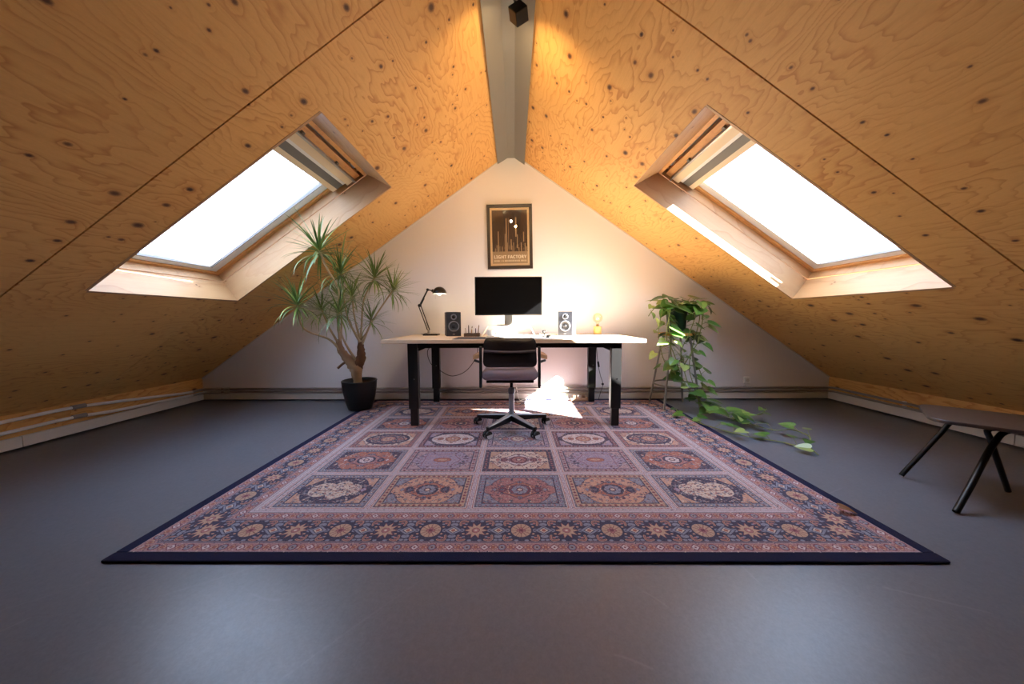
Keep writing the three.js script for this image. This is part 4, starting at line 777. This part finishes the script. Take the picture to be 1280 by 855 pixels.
  // over the floor
  vine([[1.94, 0.1, 0.54], [1.98, 0.05, 0.66], [2.03, 0.05, 0.78], [2.08, 0.04, 0.92], [2.13, 0.03, 1.06]], 15, 0.12, true);
  vine([[2.08, 0.05, 0.9], [2.17, 0.03, 1.05], [2.24, 0.03, 1.2], [2.33, 0.06, 1.28], [2.36, 0.05, 1.4], [2.24, 0.02, 1.55], [2.18, 0.015, 1.68]], 7, 0.075, true);
  vine([[1.72, RT + 0.01, 0.55], [1.7, RT + 0.01, 0.78], [1.73, RT + 0.01, 1.0], [1.80, 0.03, 1.2], [1.95, 0.015, 1.33], [2.1, 0.015, 1.42], [2.2, 0.015, 1.55]], 9, 0.08, true);
  vine([[2.06, 0.06, 0.8], [2.25, 0.05, 0.82], [2.42, 0.06, 0.82], [2.5, 0.1, 0.76]], 4, 0.085, true);
}
// dry leaf lying on the rug border
{ const l = mesh('dry_leaf', heartGeo(0.3).scale(0.07, 0.07, 0.07), std('#7d4f22', 0.7)); l.position.set(1.66, RT + 0.023, 2.36); l.rotation.y = 1.0; tag(l, 'curled brown dry leaf lying on the rug border', 'leaf'); }

// ---------------------------------------------------------------- pipes, sockets
{
  const clip = (o, x, y, z, ax) => mesh('pipe_clip', (ax ? rbox(0.02, 0.03, 0.032, x, y, z, 0.004) : rbox(0.032, 0.03, 0.02, x, y, z, 0.004)), M.white, o);
  [[0.112, 'lower grey heating pipe along the gable baseboard'], [0.152, 'upper grey heating pipe along the gable baseboard']].forEach(([y, lb]) => {
    const o = thing('heating_pipe', lb, 'pipe', [0, 0, 0], 0, 'heating pipes');
    mesh('pipe', bar(V(XL + 0.365, y, 0.035), V(XR - 0.06, y, 0.035), 0.0125), M.pipeGrey, o);
    for (const x of [-2.45, -0.7, 0.62, 2.3, 3.45]) clip(o, x, y, 0.022, 0);
  });
  [[0.16, 0.112, 'lower white pipe along the knee wall beside the palm'], [0.245, 0.152, 'upper white pipe along the knee wall beside the palm']].forEach(([y, y1, lb]) => {
    const o = thing('heating_pipe', lb, 'pipe', [0, 0, 0], 0, 'heating pipes');
    mesh('pipe', tube([[XL + 0.045, y + 0.01, 7.9], [XL + 0.045, y, 3], [XL + 0.045, y, 1.6], [XL + 0.05, y + 0.004, 1.25], [XL + 0.05, y - 0.02, 0.95], [XL + 0.05, (y + y1) / 2 - 0.01, 0.6], [XL + 0.05, y1, 0.25], [XL + 0.06, y1, 0.12]], 0.014, 120, 10), M.pipe, o);
    mesh('coupling', bar(V(XL + 0.05, y + 0.003, 1.15), V(XL + 0.05, y + 0.005, 1.24), 0.019), M.pipeGrey, o);
    mesh('elbow', tube([[XL + 0.06, y1, 0.2], [XL + 0.062, y1, 0.1], [XL + 0.08, y1, 0.06], [XL + 0.13, y1, 0.036], [XL + 0.2, y1, 0.035]], 0.0155, 24, 10), M.silver, o);
    mesh('coupling', bar(V(XL + 0.2, y1, 0.035), V(XL + 0.26, y1, 0.035), 0.018), M.silver, o); mesh('pipe', bar(V(XL + 0.26, y1, 0.035), V(XL + 0.3, y1, 0.035), 0.0125), M.pipeGrey, o); mesh('coupling', bar(V(XL + 0.3, y1, 0.035), V(XL + 0.36, y1, 0.035), 0.017), M.silver, o);
  });
  [[0.118, 'lower dull pipe along the knee wall behind the low table'], [0.16, 'upper dull pipe along the knee wall behind the low table']].forEach(([y, lb]) => {
    const o = thing('heating_pipe', lb, 'pipe', [0, 0, 0], 0, 'heating pipes');
    mesh('pipe', [tube([[XR - 0.1, y - 0.006, 0.036], [XR - 0.06, y - 0.004, 0.05], [XR - 0.037, y, 0.1], [XR - 0.035, y, 0.2]], 0.0125, 16, 10), bar(V(XR - 0.035, y, 0.19), V(XR - 0.035, y, 7.9), 0.0125)], M.pipeGrey, o);
    for (const z of [0.8, 2.2]) clip(o, XR - 0.022, y, z, 1);
  });
  const w = thing('wall_socket', 'white wall socket with a short cable above the baseboard', 'socket', [2.83, 0.24, 0]);
  mesh('plate', rbox(0.075, 0.085, 0.03, 0, 0, 0.0155, 0.008), M.wallWhite, w); mesh('outlet', cyl(0.02, 0.02, 0.004, 0, 0, 0, 20).rotateX(PI / 2).translate(0, 0, 0.031), M.baseboard, w); mesh('conduit', bar(V(0, -0.045, 0.008), V(0, -0.14, 0.008), 0.005), M.wallWhite, w);
}

// ---------------------------------------------------------------- low table at the right
{
  const o = thing('low_table', 'low dark wooden table on black tubular legs by the knee wall', 'table', [2.815, 0, 2.285], -PI / 4);
  // local x runs along the board
  const s = new THREE.Shape(), a = 0.42, b = 0.235, q = 0.09; s.moveTo(-a + q, -b); s.lineTo(a - q, -b); s.quadraticCurveTo(a, -b, a, -b + q); s.lineTo(a, b - q); s.quadraticCurveTo(a, b, a - q, b); s.lineTo(-a + q, b); s.quadraticCurveTo(-a, b, -a, b - q); s.lineTo(-a, -b + q); s.quadraticCurveTo(-a, -b, -a + q, -b);
  mesh('tabletop', new THREE.ExtrudeGeometry(s, { depth: 0.012, bevelEnabled: true, bevelSize: 0.006, bevelThickness: 0.004, bevelSegments: 3 }).rotateX(PI / 2).translate(0, 0.424, 0), M.bench, o);
  const inv = (x, y, z) => V(x - 2.815, y, z - 2.285).applyAxisAngle(V(0, 1, 0), PI / 4);
  mesh('leg', tube([inv(2.42, 0.012, 1.98), inv(2.465, 0.115, 2.005), inv(2.545, 0.297, 2.048), inv(2.583, 0.383, 2.07), inv(2.605, 0.397, 2.085), inv(2.8, 0.397, 2.25)], 0.0125, 40, 10), M.black, o);
  mesh('leg', tube([inv(2.24, 0.012, 2.37), inv(2.36, 0.114, 2.325), inv(2.6, 0.318, 2.234), inv(2.665, 0.374, 2.225), inv(2.72, 0.396, 2.26), inv(2.9, 0.396, 2.42)], 0.0135, 40, 10), M.black, o);
  mesh('leg', tube([inv(2.80, 0.012, 2.17), inv(2.75, 0.098, 2.18), inv(2.615, 0.33, 2.207), inv(2.585, 0.382, 2.215), inv(2.6, 0.397, 2.235), inv(2.75, 0.397, 2.43)], 0.0125, 40, 10), M.black, o);
  mesh('leg', tube([inv(3.2, 0.012, 2.66), inv(3.12, 0.2, 2.58), inv(3.05, 0.36, 2.5), inv(3.0, 0.392, 2.45), inv(2.85, 0.396, 2.3)], 0.0125, 40, 10), M.black, o);
  mesh('under_rail', [bar(inv(2.62, 0.398, 2.3), inv(2.92, 0.398, 2.6), 0.011), bar(inv(2.72, 0.398, 2.05), inv(3.02, 0.398, 2.35), 0.011)], M.black, o);
}
console.log('done');
renderer.render(scene, camera);
